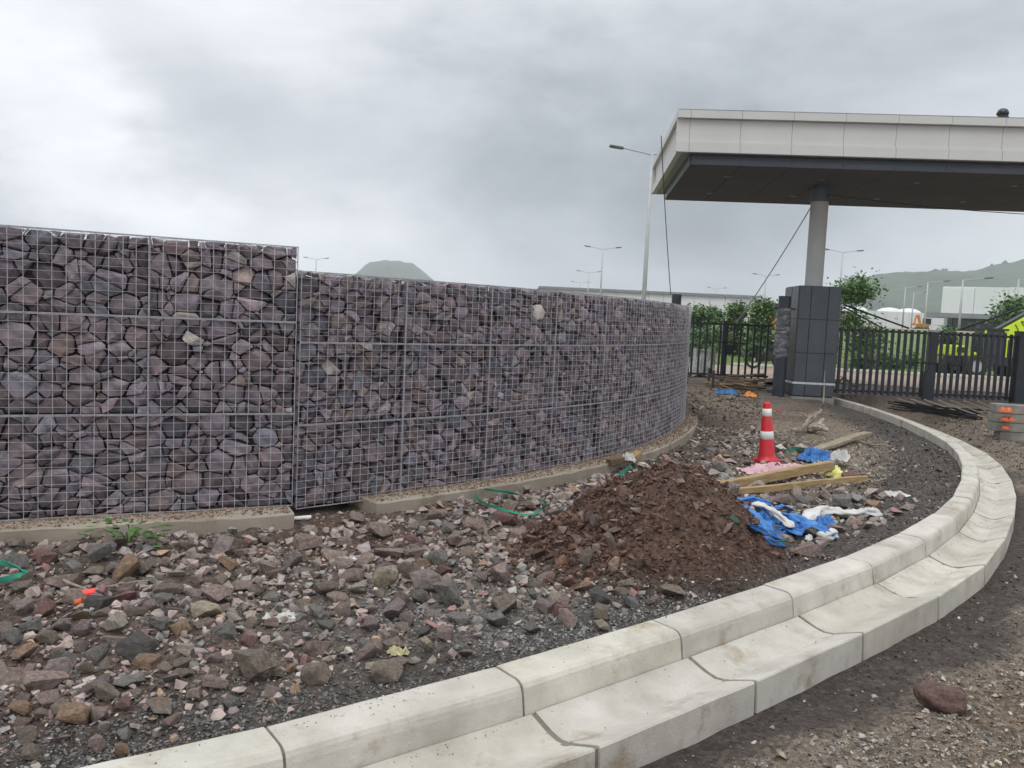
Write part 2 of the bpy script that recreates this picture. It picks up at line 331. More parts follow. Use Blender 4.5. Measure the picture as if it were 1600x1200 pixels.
def kerb_sd(x, y):
    """signed distance to the kerb's back edge (positive = outside, where the gutter lies) and the kerb height there"""
    x = np.asarray(x, float); y = np.asarray(y, float); best = np.full(x.shape, 1e9); sg = np.zeros(x.shape); kz = np.zeros(x.shape); yy = np.zeros(x.shape)
    for a, b in zip(_kp[:-1], _kp[1:]):
        dx, dy = b[0] - a[0], b[1] - a[1]; l2 = dx * dx + dy * dy; t = np.clip(((x - a[0]) * dx + (y - a[1]) * dy) / l2, 0, 1)
        qx, qy = x - (a[0] + t * dx), y - (a[1] + t * dy); d = np.hypot(qx, qy); cr_ = qx * dy - qy * dx
        mk = d < best; best = np.where(mk, d, best); sg = np.where(mk, np.sign(cr_), sg); kz = np.where(mk, a[2] + t * (b[2] - a[2]), kz); yy = np.where(mk, a[1] + t * dy, yy)
    return best * np.where(sg == 0, 1, sg), kz, yy
MOUND = (1.19, 6.04)
def mound_r(x, y):
    dx, dy = x - MOUND[0], y - MOUND[1]; an = .74; u = dx * math.cos(an) + dy * math.sin(an); v = -dx * math.sin(an) + dy * math.cos(an)
    wob = .86 + .28 * fbm(x * 1.3 + 3, y * 1.3 + 9, 2)
    return np.hypot(u / 1.15, np.where(v < 0, v / .84, v / 1.0)) / wob
def height(x, y, rough=True):
    x = np.asarray(x, float); y = np.asarray(y, float)
    d, kz, yy = kerb_sd(x, y)
    rise = .2 * sstep(12, 20, y) + .05 * sstep(20, 25, y) + 1.85 * sstep(31, 62, y) + .2 * sstep(62, 120, y)
    ins = rise + .0 * x
    # inside: bank of dark soil heaped against the kerb on the far bend
    k = np.clip(1 + d / .75, 0, 1); k = k * k * (3 - 2 * k) * (d <= .45)
    far = sstep(2.5, 7.0, yy)
    ins = ins * (1 - k) + k * (kz - .035 - .10 * far * sstep(8.5, 13, yy)) - .05 * far * np.exp(-((d + .95) / .45) ** 2) * (y < 20)
    mr_ = mound_r(x, y); h = .93 * np.clip(1 - mr_, 0, 1) ** 1.08; h = np.where(h > .50, .50 + (h - .50) * .45, h)
    out = -.27 + .27 * sstep(7.5, 12.5, y) + rise * 1.0 + .08 * sstep(.75, 1.6, d) * (1 - sstep(9, 12, y))
    z = np.where(d > .45, out, ins)
    bx = np.where(d > .66, 1, 0)
    wfy = 1 - .15 * sstep(6.5, 8.5, y)
    z = np.where((d > .4) & (y < 19.6), np.minimum(z, (kz - .17) + np.clip(d - .75, 0, 9) * .6), z)
    und = sstep(.07, .13, d) * (1 - sstep(.56 * wfy, .62 * wfy, d)) * (y < 19.6); z = z * (1 - und) + (kz - .42) * und
    z = z + h * (d < 0)
    if rough:
        near = (1 - sstep(22, 28, y))
        n = (fbm(x * 2.1, y * 2.1, 4) - .5) * .13 + (fbm(x * 9, y * 9, 3) - .5) * .05
        w = np.where(d < 0, np.clip(-d / .35, .12, 1), np.clip((d - .6) / .5, .1, 1.0)) * near
        mm = np.clip(1 - mr_, 0, 1) > 0
        z = z + n * w + np.where(mm, (fbm(x * 5 + 9, y * 5, 4) - .5) * .20, 0)
        z = z + (fbm(x * .08, y * .08, 3) - .5) * .25 * sstep(60, 90, y)
    return z
def H(x, y): return float(height(np.array([x]), np.array([y]))[0])

# ---------------------------------------------------------------- ground sheet
def axis_pts(segs):
    out = [segs[0][0]]
    for a, b, st in segs:
        n = max(1, int(round((b - a) / st))); out += list(np.linspace(a, b, n + 1)[1:])
    return np.array(out)
gx = axis_pts([(-1600, -200, 200), (-200, -30, 20), (-30, -6, 1.5), (-6, -3.6, .12), (-3.6, 4.2, .045), (4.2, 9, .06), (9, 14, .12), (14, 30, .8), (30, 200, 15), (200, 1600, 200)])
gy = axis_pts([(-60, -4, 8), (-4, 1.2, .8), (1.2, 7.6, .045), (7.6, 13, .07), (13, 24, .14), (24, 64, .8), (64, 200, 8), (200, 1900, 120)])
GX, GY = np.meshgrid(gx, gy); GZ = height(GX, GY)
GZ = np.where(GY > 24.3, GZ - .03, GZ)
nx, ny = len(gx), len(gy); idx = np.arange(nx * ny).reshape(ny, nx)
Q = np.stack([idx[:-1, :-1], idx[:-1, 1:], idx[1:, 1:], idx[1:, :-1]], -1).reshape(-1, 4)
def mixrgb(a, b, t): return a * (1 - t[..., None]) + np.array(b) * t[..., None]
def soil_colour(x, y):
    d, kz, yy = kerb_sd(x, y); base = np.zeros(x.shape + (3,)) + np.array([.092, .064, .052])         # damp reddish soil
    base = mixrgb(base, [.10, .088, .076], sstep(.4, .65, fbm(x * .9 + 4, y * .9, 4)))                 # stony brown-grey patches
    base = mixrgb(base, [.060, .042, .034], sstep(.55, .7, fbm(x * 1.6 + 8, y * 1.6 + 3, 3)) * .8)
    fr = np.exp(-(((x + .15) / 1.0) ** 2 + ((y - 4.75) / .75) ** 2))
    base = mixrgb(base, [.11, .108, .10], np.clip(fr * 1.2, 0, 1))                                      # grey chippings
    isl = sstep(7.2, 9.0, y) * sstep(2.3, 3.4, x) * (d < 0)
    base = mixrgb(base, [.165, .145, .115], isl * (.35 + .65 * sstep(.35, .6, fbm(x * 1.4, y * 1.4 + 8, 4))))   # tan-grey gravel by the planks
    lf = sstep(9, 12, y) * (1 - sstep(3.3, 4.6, x)) * (d < 0); base = mixrgb(base, [.066, .054, .046], lf * .85)
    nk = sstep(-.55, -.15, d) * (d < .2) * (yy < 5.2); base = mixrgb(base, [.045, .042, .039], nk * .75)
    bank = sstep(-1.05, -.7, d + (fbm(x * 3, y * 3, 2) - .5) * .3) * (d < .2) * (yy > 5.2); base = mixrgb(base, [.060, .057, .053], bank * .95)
    md = np.clip((1.02 - mound_r(x, y)) * 5, 0, 1) * (d < 0); base = mixrgb(base, [.078, .050, .038], md)
    o = (d > .45).astype(float); w = d + (fbm(x * 1.2 + 5, y * 1.2, 3) - .5) * .7
    outc = mixrgb(np.zeros(x.shape + (3,)) + np.array([.050, .043, .038]), [.155, .138, .112], sstep(.92, 1.2, w + .5 * sstep(8.5, 11, y)))
    outc = mixrgb(outc, [.13, .095, .062], sstep(.5, .7, fbm(x * .8 + 2, y * .8 + 7, 3)) * sstep(1.0, 1.6, w) * .7)
    outc = mixrgb(outc, [.20, .165, .12], sstep(11, 15, y) * .6 * sstep(.9, 1.4, w)); outc = mixrgb(outc, [.09, .08, .07], sstep(17.5, 19.5, y) * .9)
    base = mixrgb(base, [.12, .115, .108], sstep(17.5, 19.5, y) * (d < 0) * (x > 5.0) * .9)
    return (base * (1 - o[..., None]) + outc * o[..., None]) * np.array([.98, .90, .87])
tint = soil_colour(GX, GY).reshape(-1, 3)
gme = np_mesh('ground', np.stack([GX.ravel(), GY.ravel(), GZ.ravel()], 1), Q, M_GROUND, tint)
gme.polygons.foreach_set('use_smooth', np.ones(len(gme.polygons), bool)); link('ground', gme, kind='structure')

def sheet(name, x0, x1, y0, y1, dz, mt, nxx=60, nyy=30, kind='structure', f0=None):
    X, Y = np.meshgrid(np.linspace(x0, x1, nxx), np.linspace(y0, y1, nyy))
    if f0 is not None: Y = Y + f0 * X
    Z = height(X, Y) + dz
    i = np.arange(nxx * nyy).reshape(nyy, nxx); q = np.stack([i[:-1, :-1], i[:-1, 1:], i[1:, 1:], i[1:, :-1]], -1).reshape(-1, 4)
    me = np_mesh(name, np.stack([X.ravel(), Y.ravel(), Z.ravel()], 1), q, mt); me.polygons.foreach_set('use_smooth', np.ones(len(me.polygons), bool)); return link(name, me, kind=kind)
SK = -.16      # the road beyond the gate runs a little askew
sheet('road', -60, 90, 24.6, 31.6, .02, M_ROAD, 160, 12, f0=SK)
sheet('lawn', -60, 110, 31.9, 62, .03, M_GRASS, 160, 60, f0=SK)
sheet('lawn', -60, 140, 67, 110, .03, M_GRASS, 100, 20, f0=SK)
sheet('path', -60, 110, 62.3, 66.8, .03, M_ROAD, 100, 6, f0=SK)
def far_kerb(y0, lab):
    t = thing('far_kerb', lab, 'kerb', (10, y0 + SK * 10, .25)); 
    for k in range(60):
        x = -40 + k * 2.0; y = y0 + SK * (x + 1); z = H(x + 1, y)
        q = MB().box((x + 1 - 10, y - (y0 + SK * 10), z - .25 + .07), (1.97, .16, .12), Matrix.Rotation(math.atan(SK), 3, 'Z'), .02)
        q.build('kerb_stone', M_CONCP, t)
M_CONCP = mat('pale_kerb_paint', [(.3, c(.50, .48, .40)), (.7, c(.62, .60, .50))], 2, .85, .1, 30)
far_kerb(31.75, 'pale road kerb along the near edge of the green lawn beyond the gates')

# ---------------------------------------------------------------- kerb and gutter (setting)
kerb_root = bpy.data.objects.new('kerb', None); COL.objects.link(kerb_root); kerb_root['kind'] = 'structure'; kerb_root.location = (4.2, 7.9, 0)
gut_root = bpy.data.objects.new('gutter', None); COL.objects.link(gut_root); gut_root['kind'] = 'structure'; gut_root.location = (4.6, 7.6, -.1)
def WF(y): return 1 - .15 * float(sstep(6.5, 8.5, np.array(y)))
def sweep(path, u0, u1, prof, n, jit=0, tintv=(1, 1, 1), seed=0, wf=False):
    rr = random.Random(seed); vs = []; fs = []; m_ = len(prof)
    for i in range(n + 1):
        u = u0 + (u1 - u0) * i / n; p = path.pos(u); t = path.tan(u); nx_, ny_ = t[1], -t[0]
        if wf: q_ = WF(p[1]); nx_ *= q_; ny_ *= q_
        for (d, z) in prof: vs.append((p[0] + nx_ * d, p[1] + ny_ * d, p[2] + z + rr.uniform(-jit, jit)))
    for i in range(n):
        for k in range(m_):
            a = i * m_ + k; b = i * m_ + (k + 1) % m_; fs.append((a, b, b + m_, a + m_))
    fs.append(tuple(range(m_ - 1, -1, -1))); fs.append(tuple(n * m_ + k for k in range(m_)))
    return vs, fs
KPROF = [(0, -.30), (0, -.012), (.006, -.003), (.015, 0), (.165, -.002), (.185, -.006), (.202, -.016), (.215, -.034), (.222, -.06), (.236, -.155), (.236, -.30)]
GPROF = [(.242, -.36), (.242, -.150), (.30, -.170), (.36, -.190), (.42, -.200), (.48, -.192), (.54, -.168), (.60, -.146), (.64, -.131), (.655, -.128), (.662, -.136), (.672, -.38)]
MPROF = [(.006, -.28), (.006, -.010), (.165, -.010), (.20, -.026), (.218, -.08), (.230, -.27), (.25, -.35), (.25, -.158), (.30, -.176), (.42, -.207), (.54, -.173), (.64, -.136), (.650, -.140), (.662, -.36)]
UNIT = 1.12
s0 = KERB.near(-.04, 3.84); k0 = -int(s0 / UNIT)
mort = MB()
k = k0
while s0 + (k + 1) * UNIT < KERB.L - .02:
    a = max(0, s0 + k * UNIT); b = s0 + (k + 1) * UNIT; rr = random.Random(k + 50)
    for root, prof, nm, off, gap in ((kerb_root, KPROF, 'kerb_stone', 0, .007), (gut_root, GPROF, 'gutter_channel', .05, .014)):
        a2 = min(max(a + off, 0), KERB.L - .02); b2 = min(b + off, KERB.L - .01)
        dz = rr.uniform(-.003, .003); pf = [(d + rr.uniform(-.0015, .0015), z + dz) for d, z in prof]
        nseg = 8
        vs, fs = sweep(KERB, a2 + gap, b2 - gap, pf, nseg, 0, seed=k, wf=True); mp_ = len(pf)
        for i_ in range(1, nseg):
            for j_ in range(mp_):
                A_ = np.array(vs[j_]); B_ = np.array(vs[nseg * mp_ + j_]); vs[i_ * mp_ + j_] = tuple(A_ + (B_ - A_) * i_ / nseg + np.array([rr.uniform(-.0012, .0012) for _ in range(3)]))
        q = MB().add(vs, fs); me = q.mesh(nm, M_CONC); g_ = rr.uniform(.90, 1.06); set_tint(me, (g_, g_ * rr.uniform(.985, 1.01), g_ * rr.uniform(.96, 1.01)))
        bm = bmesh.new(); bm.from_mesh(me); bmesh.ops.recalc_face_normals(bm, faces=bm.faces); bm.to_mesh(me); bm.free()
        o = link(nm, me, root); o.matrix_parent_inverse = Matrix.Translation(-Vector(root.location))
        vs, fs = sweep(KERB, max(0, b2 - gap - .012), min(b2 + gap + .012, KERB.L), [q_ for q_ in MPROF if (q_[0] < .24) == (root is kerb_root)] , 1, 0, wf=True); mort.add(vs, fs)
    k += 1
mort.build('joint_mortar', M_MORT, None, kind='structure')

# ---------------------------------------------------------------- stones
def hull(pts):
    bm = bmesh.new(); vs = [bm.verts.new(p) for p in pts]
    r = bmesh.ops.convex_hull(bm, input=vs, use_existing_faces=False)
    dead = list({e for e in r['geom_interior'] + r['geom_unused'] if isinstance(e, bmesh.types.BMVert)})
    if dead: bmesh.ops.delete(bm, geom=dead, context='VERTS')
    loose = [v for v in bm.verts if not v.link_faces]
    if loose: bmesh.ops.delete(bm, geom=loose, context='VERTS')
    bm.verts.index_update(); return bm
def raw(bm):
    bmesh.ops.triangulate(bm, faces=bm.faces[:]); bm.verts.index_update()
    V = np.array([v.co[:] for v in bm.verts]); T = np.array([[v.index for v in f.verts] for f in bm.faces]); bm.free(); return V, T
def rnd_hull(n, seed, cube=.55):
    rr = random.Random(seed); P = []
    for i in range(n):
        v = Vector((rr.gauss(0, 1), rr.gauss(0, 1), rr.gauss(0, 1))).normalized()
        q = Vector([math.copysign(abs(t) ** .7, t) for t in v]); v = v * (1 - cube) + q * cube * .8; P.append(v * rr.uniform(.85, 1.1) * .5)
    return hull(P)
SMALL = [raw(rnd_hull(8, i + 100, .75)) for i in range(10)]          # pebbles
MED = [raw(rnd_hull(10, i + 300, .8)) for i in range(10)]
BIG = []
for i in range(12):                                              # faceted rubble stones with worn edges
    bm = rnd_hull(12, i + 500, .8)
    bmesh.ops.dissolve_limit(bm, angle_limit=.22, verts=bm.verts[:], edges=bm.edges[:])
    bmesh.ops.bevel(bm, geom=bm.edges[:], offset=.016, segments=1, affect='EDGES', clamp_overlap=True)
    bmesh.ops.triangulate(bm, faces=bm.faces[:])
    bmesh.ops.subdivide_edges(bm, edges=[e for e in bm.edges if e.calc_length() > .18], cuts=2, use_grid_fill=False)
    bmesh.ops.triangulate(bm, faces=bm.faces[:])
    for v in bm.verts:
        n_ = mnoise.noise(v.co * 4 + Vector((i * 7, 0, 0))) * .04 + mnoise.noise(v.co * 9 + Vector((i * 3, 5, 0))) * .022; v.co += v.co.normalized() * n_
    me = bpy.data.meshes.new('rubble_stone'); bm.to_mesh(me); bm.free(); me.materials.append(M_ROCK); BIG.append(me)

def scatter(name, pos, size, protos, cols, mt, seed, squash=(.55, .9), sink=.25, label=None, cat=None, parent=None):
    """join many small stones into one mesh"""
    r = np.random.RandomState(seed); n = len(pos)
    Vs, Ts, Cs = [], [], []; off = 0; which = r.randint(0, len(protos), n)
    for w, (V, T) in enumerate(protos):
        ii = np.where(which == w)[0]; mcount = len(ii)
        if not mcount: continue
        s = size[ii]; sc_ = np.stack([s * r.uniform(.8, 1.25, mcount), s * r.uniform(.7, 1.1, mcount), s * r.uniform(squash[0], squash[1], mcount)], 1)
        a = r.uniform(0, 2 * PI, mcount); tx = r.normal(0, .35, mcount); ty = r.normal(0, .35, mcount)
        P = V[None] * sc_[:, None, :]
        cy, sy = np.cos(ty)[:, None], np.sin(ty)[:, None]; x = P[..., 0] * cy + P[..., 2] * sy; z = -P[..., 0] * sy + P[..., 2] * cy; y = P[..., 1]
        cx, sx = np.cos(tx)[:, None], np.sin(tx)[:, None]; y, z = y * cx - z * sx, y * sx + z * cx
        ca, sa = np.cos(a)[:, None], np.sin(a)[:, None]; x, y = x * ca - y * sa, x * sa + y * ca
        P = np.stack([x, y, z], -1) + pos[ii][:, None, :]; P[..., 2] += (sc_[:, 2] * (.5 - sink))[:, None]
        Vs.append(P.reshape(-1, 3)); Ts.append((T[None] + (np.arange(mcount) * len(V))[:, None, None] + off).reshape(-1, 3)); off += mcount * len(V)
        Cs.append(np.repeat(cols[ii], len(V), 0))
    me = np_mesh(name, np.vstack(Vs), np.vstack(Ts), mt, np.vstack(Cs)); o = link(name, me, parent); tag(o, label, cat, None, 'stuff'); return o

# ---------------------------------------------------------------- gabion walls
def clip_poly(P, nxx, nyy, cc):
    out = []; n = len(P)
    for i in range(n):
        a = P[i]; b = P[(i + 1) % n]; da = a[0] * nxx + a[1] * nyy - cc; db = b[0] * nxx + b[1] * nyy - cc
        if da <= 0: out.append(a)
        if (da < 0 < db) or (db < 0 < da): t = da / (da - db); out.append((a[0] + (b[0] - a[0]) * t, a[1] + (b[1] - a[1]) * t))
    return out
def pack(w, h, rmin, rmax, rr):
    pts = []
    for tries in range(1500):
        f = tries / 1500; r = rmax * (1 - f ** .8) + rmin * f ** .8; r *= rr.uniform(.8, 1.15)
        x = rr.uniform(0, w); y = rr.uniform(0, h)
        if all(math.hypot((x - p[0]) * .88, (y - p[1]) * 1.1) > (r + p[2]) * .86 for p in pts): pts.append((x, y, r))
    cells = []
    for (x, y, r) in pts:
        P = [(0.004, .004), (w - .004, .004), (w - .004, h - .004), (.004, h - .004)]
        for (a, b, q) in pts:
            dx, dy = (a - x) * .88, (b - y) * 1.12; d2 = dx * dx + dy * dy
            if d2 == 0 or d2 > .25: continue
            k = (d2 + 1.6 * (r * r - q * q)) / 2; dx *= .88; dy *= 1.12; P = clip_poly(P, dx, dy, k + x * dx + y * dy)
            if len(P) < 3: break
        if len(P) < 3: continue
        q = [P]
        if r > (rmin + rmax) * .42 and rr.random() < .62:         # cut some of the large ones into wedges
            cx = sum(p[0] for p in P) / len(P) + rr.uniform(-.3, .3) * r; cy = sum(p[1] for p in P) / len(P) + rr.uniform(-.3, .3) * r; a = rr.uniform(0, PI)
            nx_, ny_ = math.cos(a), math.sin(a); k = cx * nx_ + cy * ny_; q = [clip_poly(P, nx_, ny_, k), clip_poly(P, -nx_, -ny_, -k)]
        cells += [w_ for w_ in q if len(w_) >= 3]
    return cells
def stone_from_cell(P, rr):
    cx = sum(p[0] for p in P) / len(P); cy = sum(p[1] for p in P) / len(P)
    w = max(p[0] for p in P) - min(p[0] for p in P); h = max(p[1] for p in P) - min(p[1] for p in P); sz = max(.05, min(w, h))
    # cut the corners, pull the outline in
    ring = []; n = len(P)
    for i in range(n):
        a, b = P[i], P[(i + 1) % n]; L_ = math.hypot(b[0] - a[0], b[1] - a[1])
        if L_ < .012: continue
        c1 = rr.uniform(.0, .16); c2 = 1 - rr.uniform(.0, .16)
        for t in (c1, c2): ring.append((a[0] + (b[0] - a[0]) * t - cx, a[1] + (b[1] - a[1]) * t - cy))
    sh = rr.uniform(.93, 1.0); front = -rr.uniform(.006, .035) if rr.random() < .82 else -rr.uniform(.04, .08)
    bul = min(.045, sz * rr.uniform(.14, .32)); tiltx, tilty = rr.uniform(-.5, .5), rr.uniform(-.6, .35)
    pts = []
    for (x, y) in ring:
        k = sh * rr.uniform(.91, 1.0); j = rr.uniform(-.014, .014)
        pts.append((x * k, front - bul + j, y * k)); pts.append((x * k * .98, front - bul - sz * .35 + j, y * k * .98)); pts.append((x * k * .7, front - bul - sz * .8, y * k * .7))
    for _ in range(rr.randint(4, 7)):
        a = rr.uniform(0, 2 * PI); q = rr.uniform(.25, .82); x = math.cos(a) * w / 2 * q; y = math.sin(a) * h / 2 * q
        pts.append((x * .9, min(front, front - bul * rr.uniform(0, .5) + tiltx * x + tilty * y), y * .9))
    bm = hull(pts)
    return (cx, cy), bm
def stone_tint(rr):
    k = rr.random(); v = (rr.uniform(.62, 1.3) if rr.random() < .88 else rr.uniform(1.3, 1.8)) * 1.5
    if k < .62: c_ = (.122, .103, .116)
    elif k < .82: c_ = (.122, .096, .100)
    elif k < .93: c_ = (.100, .097, .112)
    elif k < .985: c_ = (.140, .108, .100)
    else: c_ = (.215, .195, .175)
    return tuple(t * v for t in c_)

def gabion(root, path, cols, rows, zb, rmin, rmax, nsingle, seed, thick=.55):
    rr = random.Random(seed); inv = Matrix.Translation(-Vector(root.location))
    stuffV, stuffT, stuffC, off = [], [], [], 0; nst = 0
    for ci, (u0, u1) in enumerate(cols):
        z = zb
        for ri, hgt in enumerate(rows):
            w = u1 - u0; wires = MB(); top = ri == len(rows) - 1
            P_ = lambda u, d, zz: (lambda p, t: (p[0] + t[1] * d, p[1] - t[0] * d, zz))(path.pos(u), path.tan(u))
            nv = 12; nh = 12 if not top else 10; rw = .0023
            for i in range(1, nv):
                u = u0 + w * i / nv + rr.uniform(-.004, .004); u2 = u + rr.uniform(-.004, .004); mid = z + hgt * rr.uniform(.35, .65)
                wires.tube([P_(u, .004, z + .003), P_((u + u2) / 2, .004 + rr.uniform(-.002, .008), mid), P_(u2, .004, z + hgt - .003)], rw, 3, False)
            for j in range(0, nh + 1):
                zz = z + hgt * j / nh
                if j in (0, nh): zz += (.003 if j == 0 else -.003)
                dz = rr.uniform(-.002, .002)
                wires.tube([P_(u0 + w * q / 4, .009 + (rr.uniform(-.001, .005) if 0 < q < 4 else 0), zz + (dz if 0 < q < 4 else 0)) for q in range(5)], rw, 3, False)
            fr = MB()
            fr.tube([P_(u0 + .003, .008, z), P_(u0 + .003, .008, z + hgt)], .0045, 4); fr.tube([P_(u1 - .003, .008, z), P_(u1 - .003, .008, z + hgt)], .0045, 4)
            for zz in (z, z + hgt):
                fr.tube([P_(u0 + w * q / 4, .010, zz + (.004 if zz == z else -.004)) for q in range(5)], .0048, 4)
            if top:      # lid
                for i in range(0, nv + 1):
                    u = u0 + w * i / nv; wires.tube([P_(u, .004, z + hgt), P_(u, -thick / 2, z + hgt + rr.uniform(-.004, .01)), P_(u, -thick, z + hgt)], rw, 3, False)
                for j in range(1, 6): wires.tube([P_(u0 + w * q / 4, -thick * j / 5, z + hgt + rr.uniform(-.003, .008)) for q in range(5)], rw, 3, False)
            last = ci == len(cols) - 1; first = ci == 0
            if top and ((last and root.get('_end') == 'last')):       # open end panel seen above the lower wall
                for j in range(0, nh + 1): zz = z + hgt * j / nh; wires.tube([P_(u1, .004, zz), P_(u1, -thick, zz)], rw, 3, False)
                for i in range(1, 7): d_ = -thick * i / 6; wires.tube([P_(u1, d_, z), P_(u1, d_, z + hgt)], rw, 3, False)
            bk = wires.build('wire_basket', M_WIRE, root); bk.matrix_parent_inverse = inv
            fr.build('binding_wire', M_WIRE2, bk)
            # stones
            cells = pack(w, hgt, rmin, rmax, rr)
            if top:   # a ragged upper edge
                cells = [[(x, min(y, hgt - rr.uniform(.0, .022))) for x, y in P] for P in cells]
            for P in cells:
                if len(P) < 3: continue
                (cx, cy), bm = stone_from_cell(P, rr)
                if len(bm.faces) < 4: bm.free(); continue
                u = u0 + cx; p = path.pos(u); t = path.tan(u)
                rot = Matrix(((t[0], t[1], 0), (t[1], -t[0], 0), (0, 0, 1)))     # local x along the wall, y outwards
                tn = stone_tint(rr)
                if nst < nsingle:
                    bmesh.ops.transform(bm, matrix=rot.to_4x4(), verts=bm.verts[:]); bmesh.ops.reverse_faces(bm, faces=bm.faces[:]); bmesh.ops.recalc_face_normals(bm, faces=bm.faces[:])
                    me = bpy.data.meshes.new('stone'); bm.to_mesh(me); bm.free(); me.materials.append(M_GSTONE); set_tint(me, tn)
                    link('stone', me, bk, (p[0], p[1], z + cy)); nst += 1
                else:
                    V, T = raw(bm); V = V @ np.array(rot).T + np.array([p[0], p[1], z + cy]); stuffV.append(V); stuffT.append(T[:, ::-1] + off); off += len(V); stuffC.append(np.tile(tn, (len(V), 1)))
            z += hgt
    ztop = zb + sum(rows)
    # top fill behind the face, and a core coloured dark as gap shade
    for (u0, u1) in cols:
        for dd in (.17, .30, .43):
            u = u0 + rr.uniform(.03, .1)
            while u < u1 - .06:
                s = rr.uniform(.10, .2); V, T = MED[rr.randrange(10)]; p = path.pos(u); t = path.tan(u)
                V = V * np.array([s * 1.1, s, s * .75]); a = rr.uniform(0, 6.28); R2 = np.array([[math.cos(a), -math.sin(a), 0], [math.sin(a), math.cos(a), 0], [0, 0, 1]])
                V = V @ R2.T + np.array([p[0] - t[1] * dd, p[1] + t[0] * dd, ztop - s * .36 - rr.uniform(.0, .03)])
                stuffV.append(V); stuffT.append(T + off); off += len(V); tn = stone_tint(rr); stuffC.append(np.tile(tn, (len(V), 1))); u += s * .9
    if stuffV:
        me = np_mesh('stone_fill', np.vstack(stuffV), np.vstack(stuffT), M_GSTONE, np.vstack(stuffC))
        bm = bmesh.new(); bm.from_mesh(me); bmesh.ops.recalc_face_normals(bm, faces=bm.faces[:]); bm.to_mesh(me); bm.free()
        o = link('stone_fill', me, root); o.matrix_parent_inverse = inv; o['kind'] = 'stuff'
    a, b = cols[0][0] + .03, cols[-1][1] - .03
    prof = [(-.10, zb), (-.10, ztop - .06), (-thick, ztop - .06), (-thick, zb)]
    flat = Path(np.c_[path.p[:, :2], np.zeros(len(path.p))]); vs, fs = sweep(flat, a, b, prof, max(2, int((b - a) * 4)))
    o = MB().add(vs, fs).build('shade_core', M_CORE, root); o.matrix_parent_inverse = inv

def wp(pts):
    P = np.array(pts, float); return Path(np.c_[P, np.zeros(len(P))])
ts = np.linspace(-2.5, 1, 60); A = np.array([-2.65, 6.06]); B = np.array([-1.70, 6.50])
TALL = wp([A + (B - A) * t for t in ts]); uB = TALL.near(B[0], B[1]); uA = TALL.near(A[0], A[1]); dl = uB - uA
ZT = .12
t1 = thing('gabion_wall', 'tall straight end of the stone cage wall, stepped above the longer curved run', 'gabion wall', (-2.6, 6.2, 0)); t1['kind'] = 'thing'; t1['_end'] = 'last'
gabion(t1, TALL, [(uA - dl, uA), (uA, uB)], [.735, .715, .585], ZT, .018, .088, 300, 21)
LOW = spline([(-1.68, 6.52), (-.91, 7.22), (-.19, 7.93), (.48, 8.72), (1.18, 9.68), (1.89, 10.95), (2.55, 12.62), (2.98, 14.2), (3.12, 15.8), (3.0, 17.4), (2.6, 19.0)], .1)
LOW = Path(np.c_[LOW.p[:, :2], np.zeros(len(LOW.p))])
ncol = 11; cw = 1.0; cols = [(i * cw + .001, (i + 1) * cw - .001) for i in range(ncol) if (i + 1) * cw < LOW.L]
t2 = thing('gabion_wall', 'long lower stone cage wall curving away behind the gravel towards the gates', 'gabion wall', (.5, 8.9, 0)); t2['kind'] = 'thing'
gabion(t2, LOW, cols, [.675, .655, .56], .085, .017, .076, 300, 33)
for o in (t1, t2):
    if '_end' in o: del o['_end']

# concrete plinths under the walls
def plinth(path, u0, u1, d0, d1, z1, lab, seed):
    loc = Vector((*path.pos((u0 + u1) / 2)[:2], 0)); t = thing('concrete_plinth', lab, 'plinth', loc); inv = Matrix.Translation(-loc)
    prof = [(d0, -.3), (d0, z1 - .012), (d0 + .0, z1), (d1 - .02, z1), (d1, z1 - .015), (d1 + .01, -.3)]
    n = int((u1 - u0) * 8); rr = random.Random(seed); vs, fs = sweep(path, u0, u1, prof, n, .003, seed=seed)
    m_ = len(prof)
    for i in range(n + 1):   # chipped ends and edge
        for k in (3, 4):
            x, y, z = vs[i * m_ + k]; vs[i * m_ + k] = (x + rr.uniform(-.006, .006), y + rr.uniform(-.006, .006), z - abs(rr.gauss(0, .006)))
    o = MB().add(vs, fs).build('footing', M_PLINTH, t); o.matrix_parent_inverse = inv
    # crumbs of soil along its top
    N_ = int((u1 - u0) * 420); P = []; S = []; C_ = []
    for _ in range(N_):
        u = rr.uniform(u0 + .02, u1 - .02); d = rr.uniform(-.01, d1 - .012) if rr.random() < .7 else rr.uniform(-.01, .08); p = path.pos(u); tt = path.tan(u)
        P.append((p[0] + tt[1] * d, p[1] - tt[0] * d, z1 - .003)); S.append(rr.uniform(.006, .028) * (1 if rr.random() < .95 else 1.8)); v = rr.uniform(.7, 1.5); C_.append((.22 * v, .155 * v, .11 * v))
    o = scatter('soil_crumbs', np.array(P), np.array(S), SMALL, np.array(C_), M_CLOD, seed, parent=t); o.matrix_parent_inverse = inv
    for key in ('label', 'category'):
        if key in o: del o[key]
plinth(TALL, uA - dl * 1.02, uB - .03, -.5, .235, .118, 'weathered concrete strip under the tall end of the stone wall', 5)
plinth(LOW, .62, 10.9, -.5, .225, .115, 'curved concrete strip with soil on top along the foot of the low wall', 6)

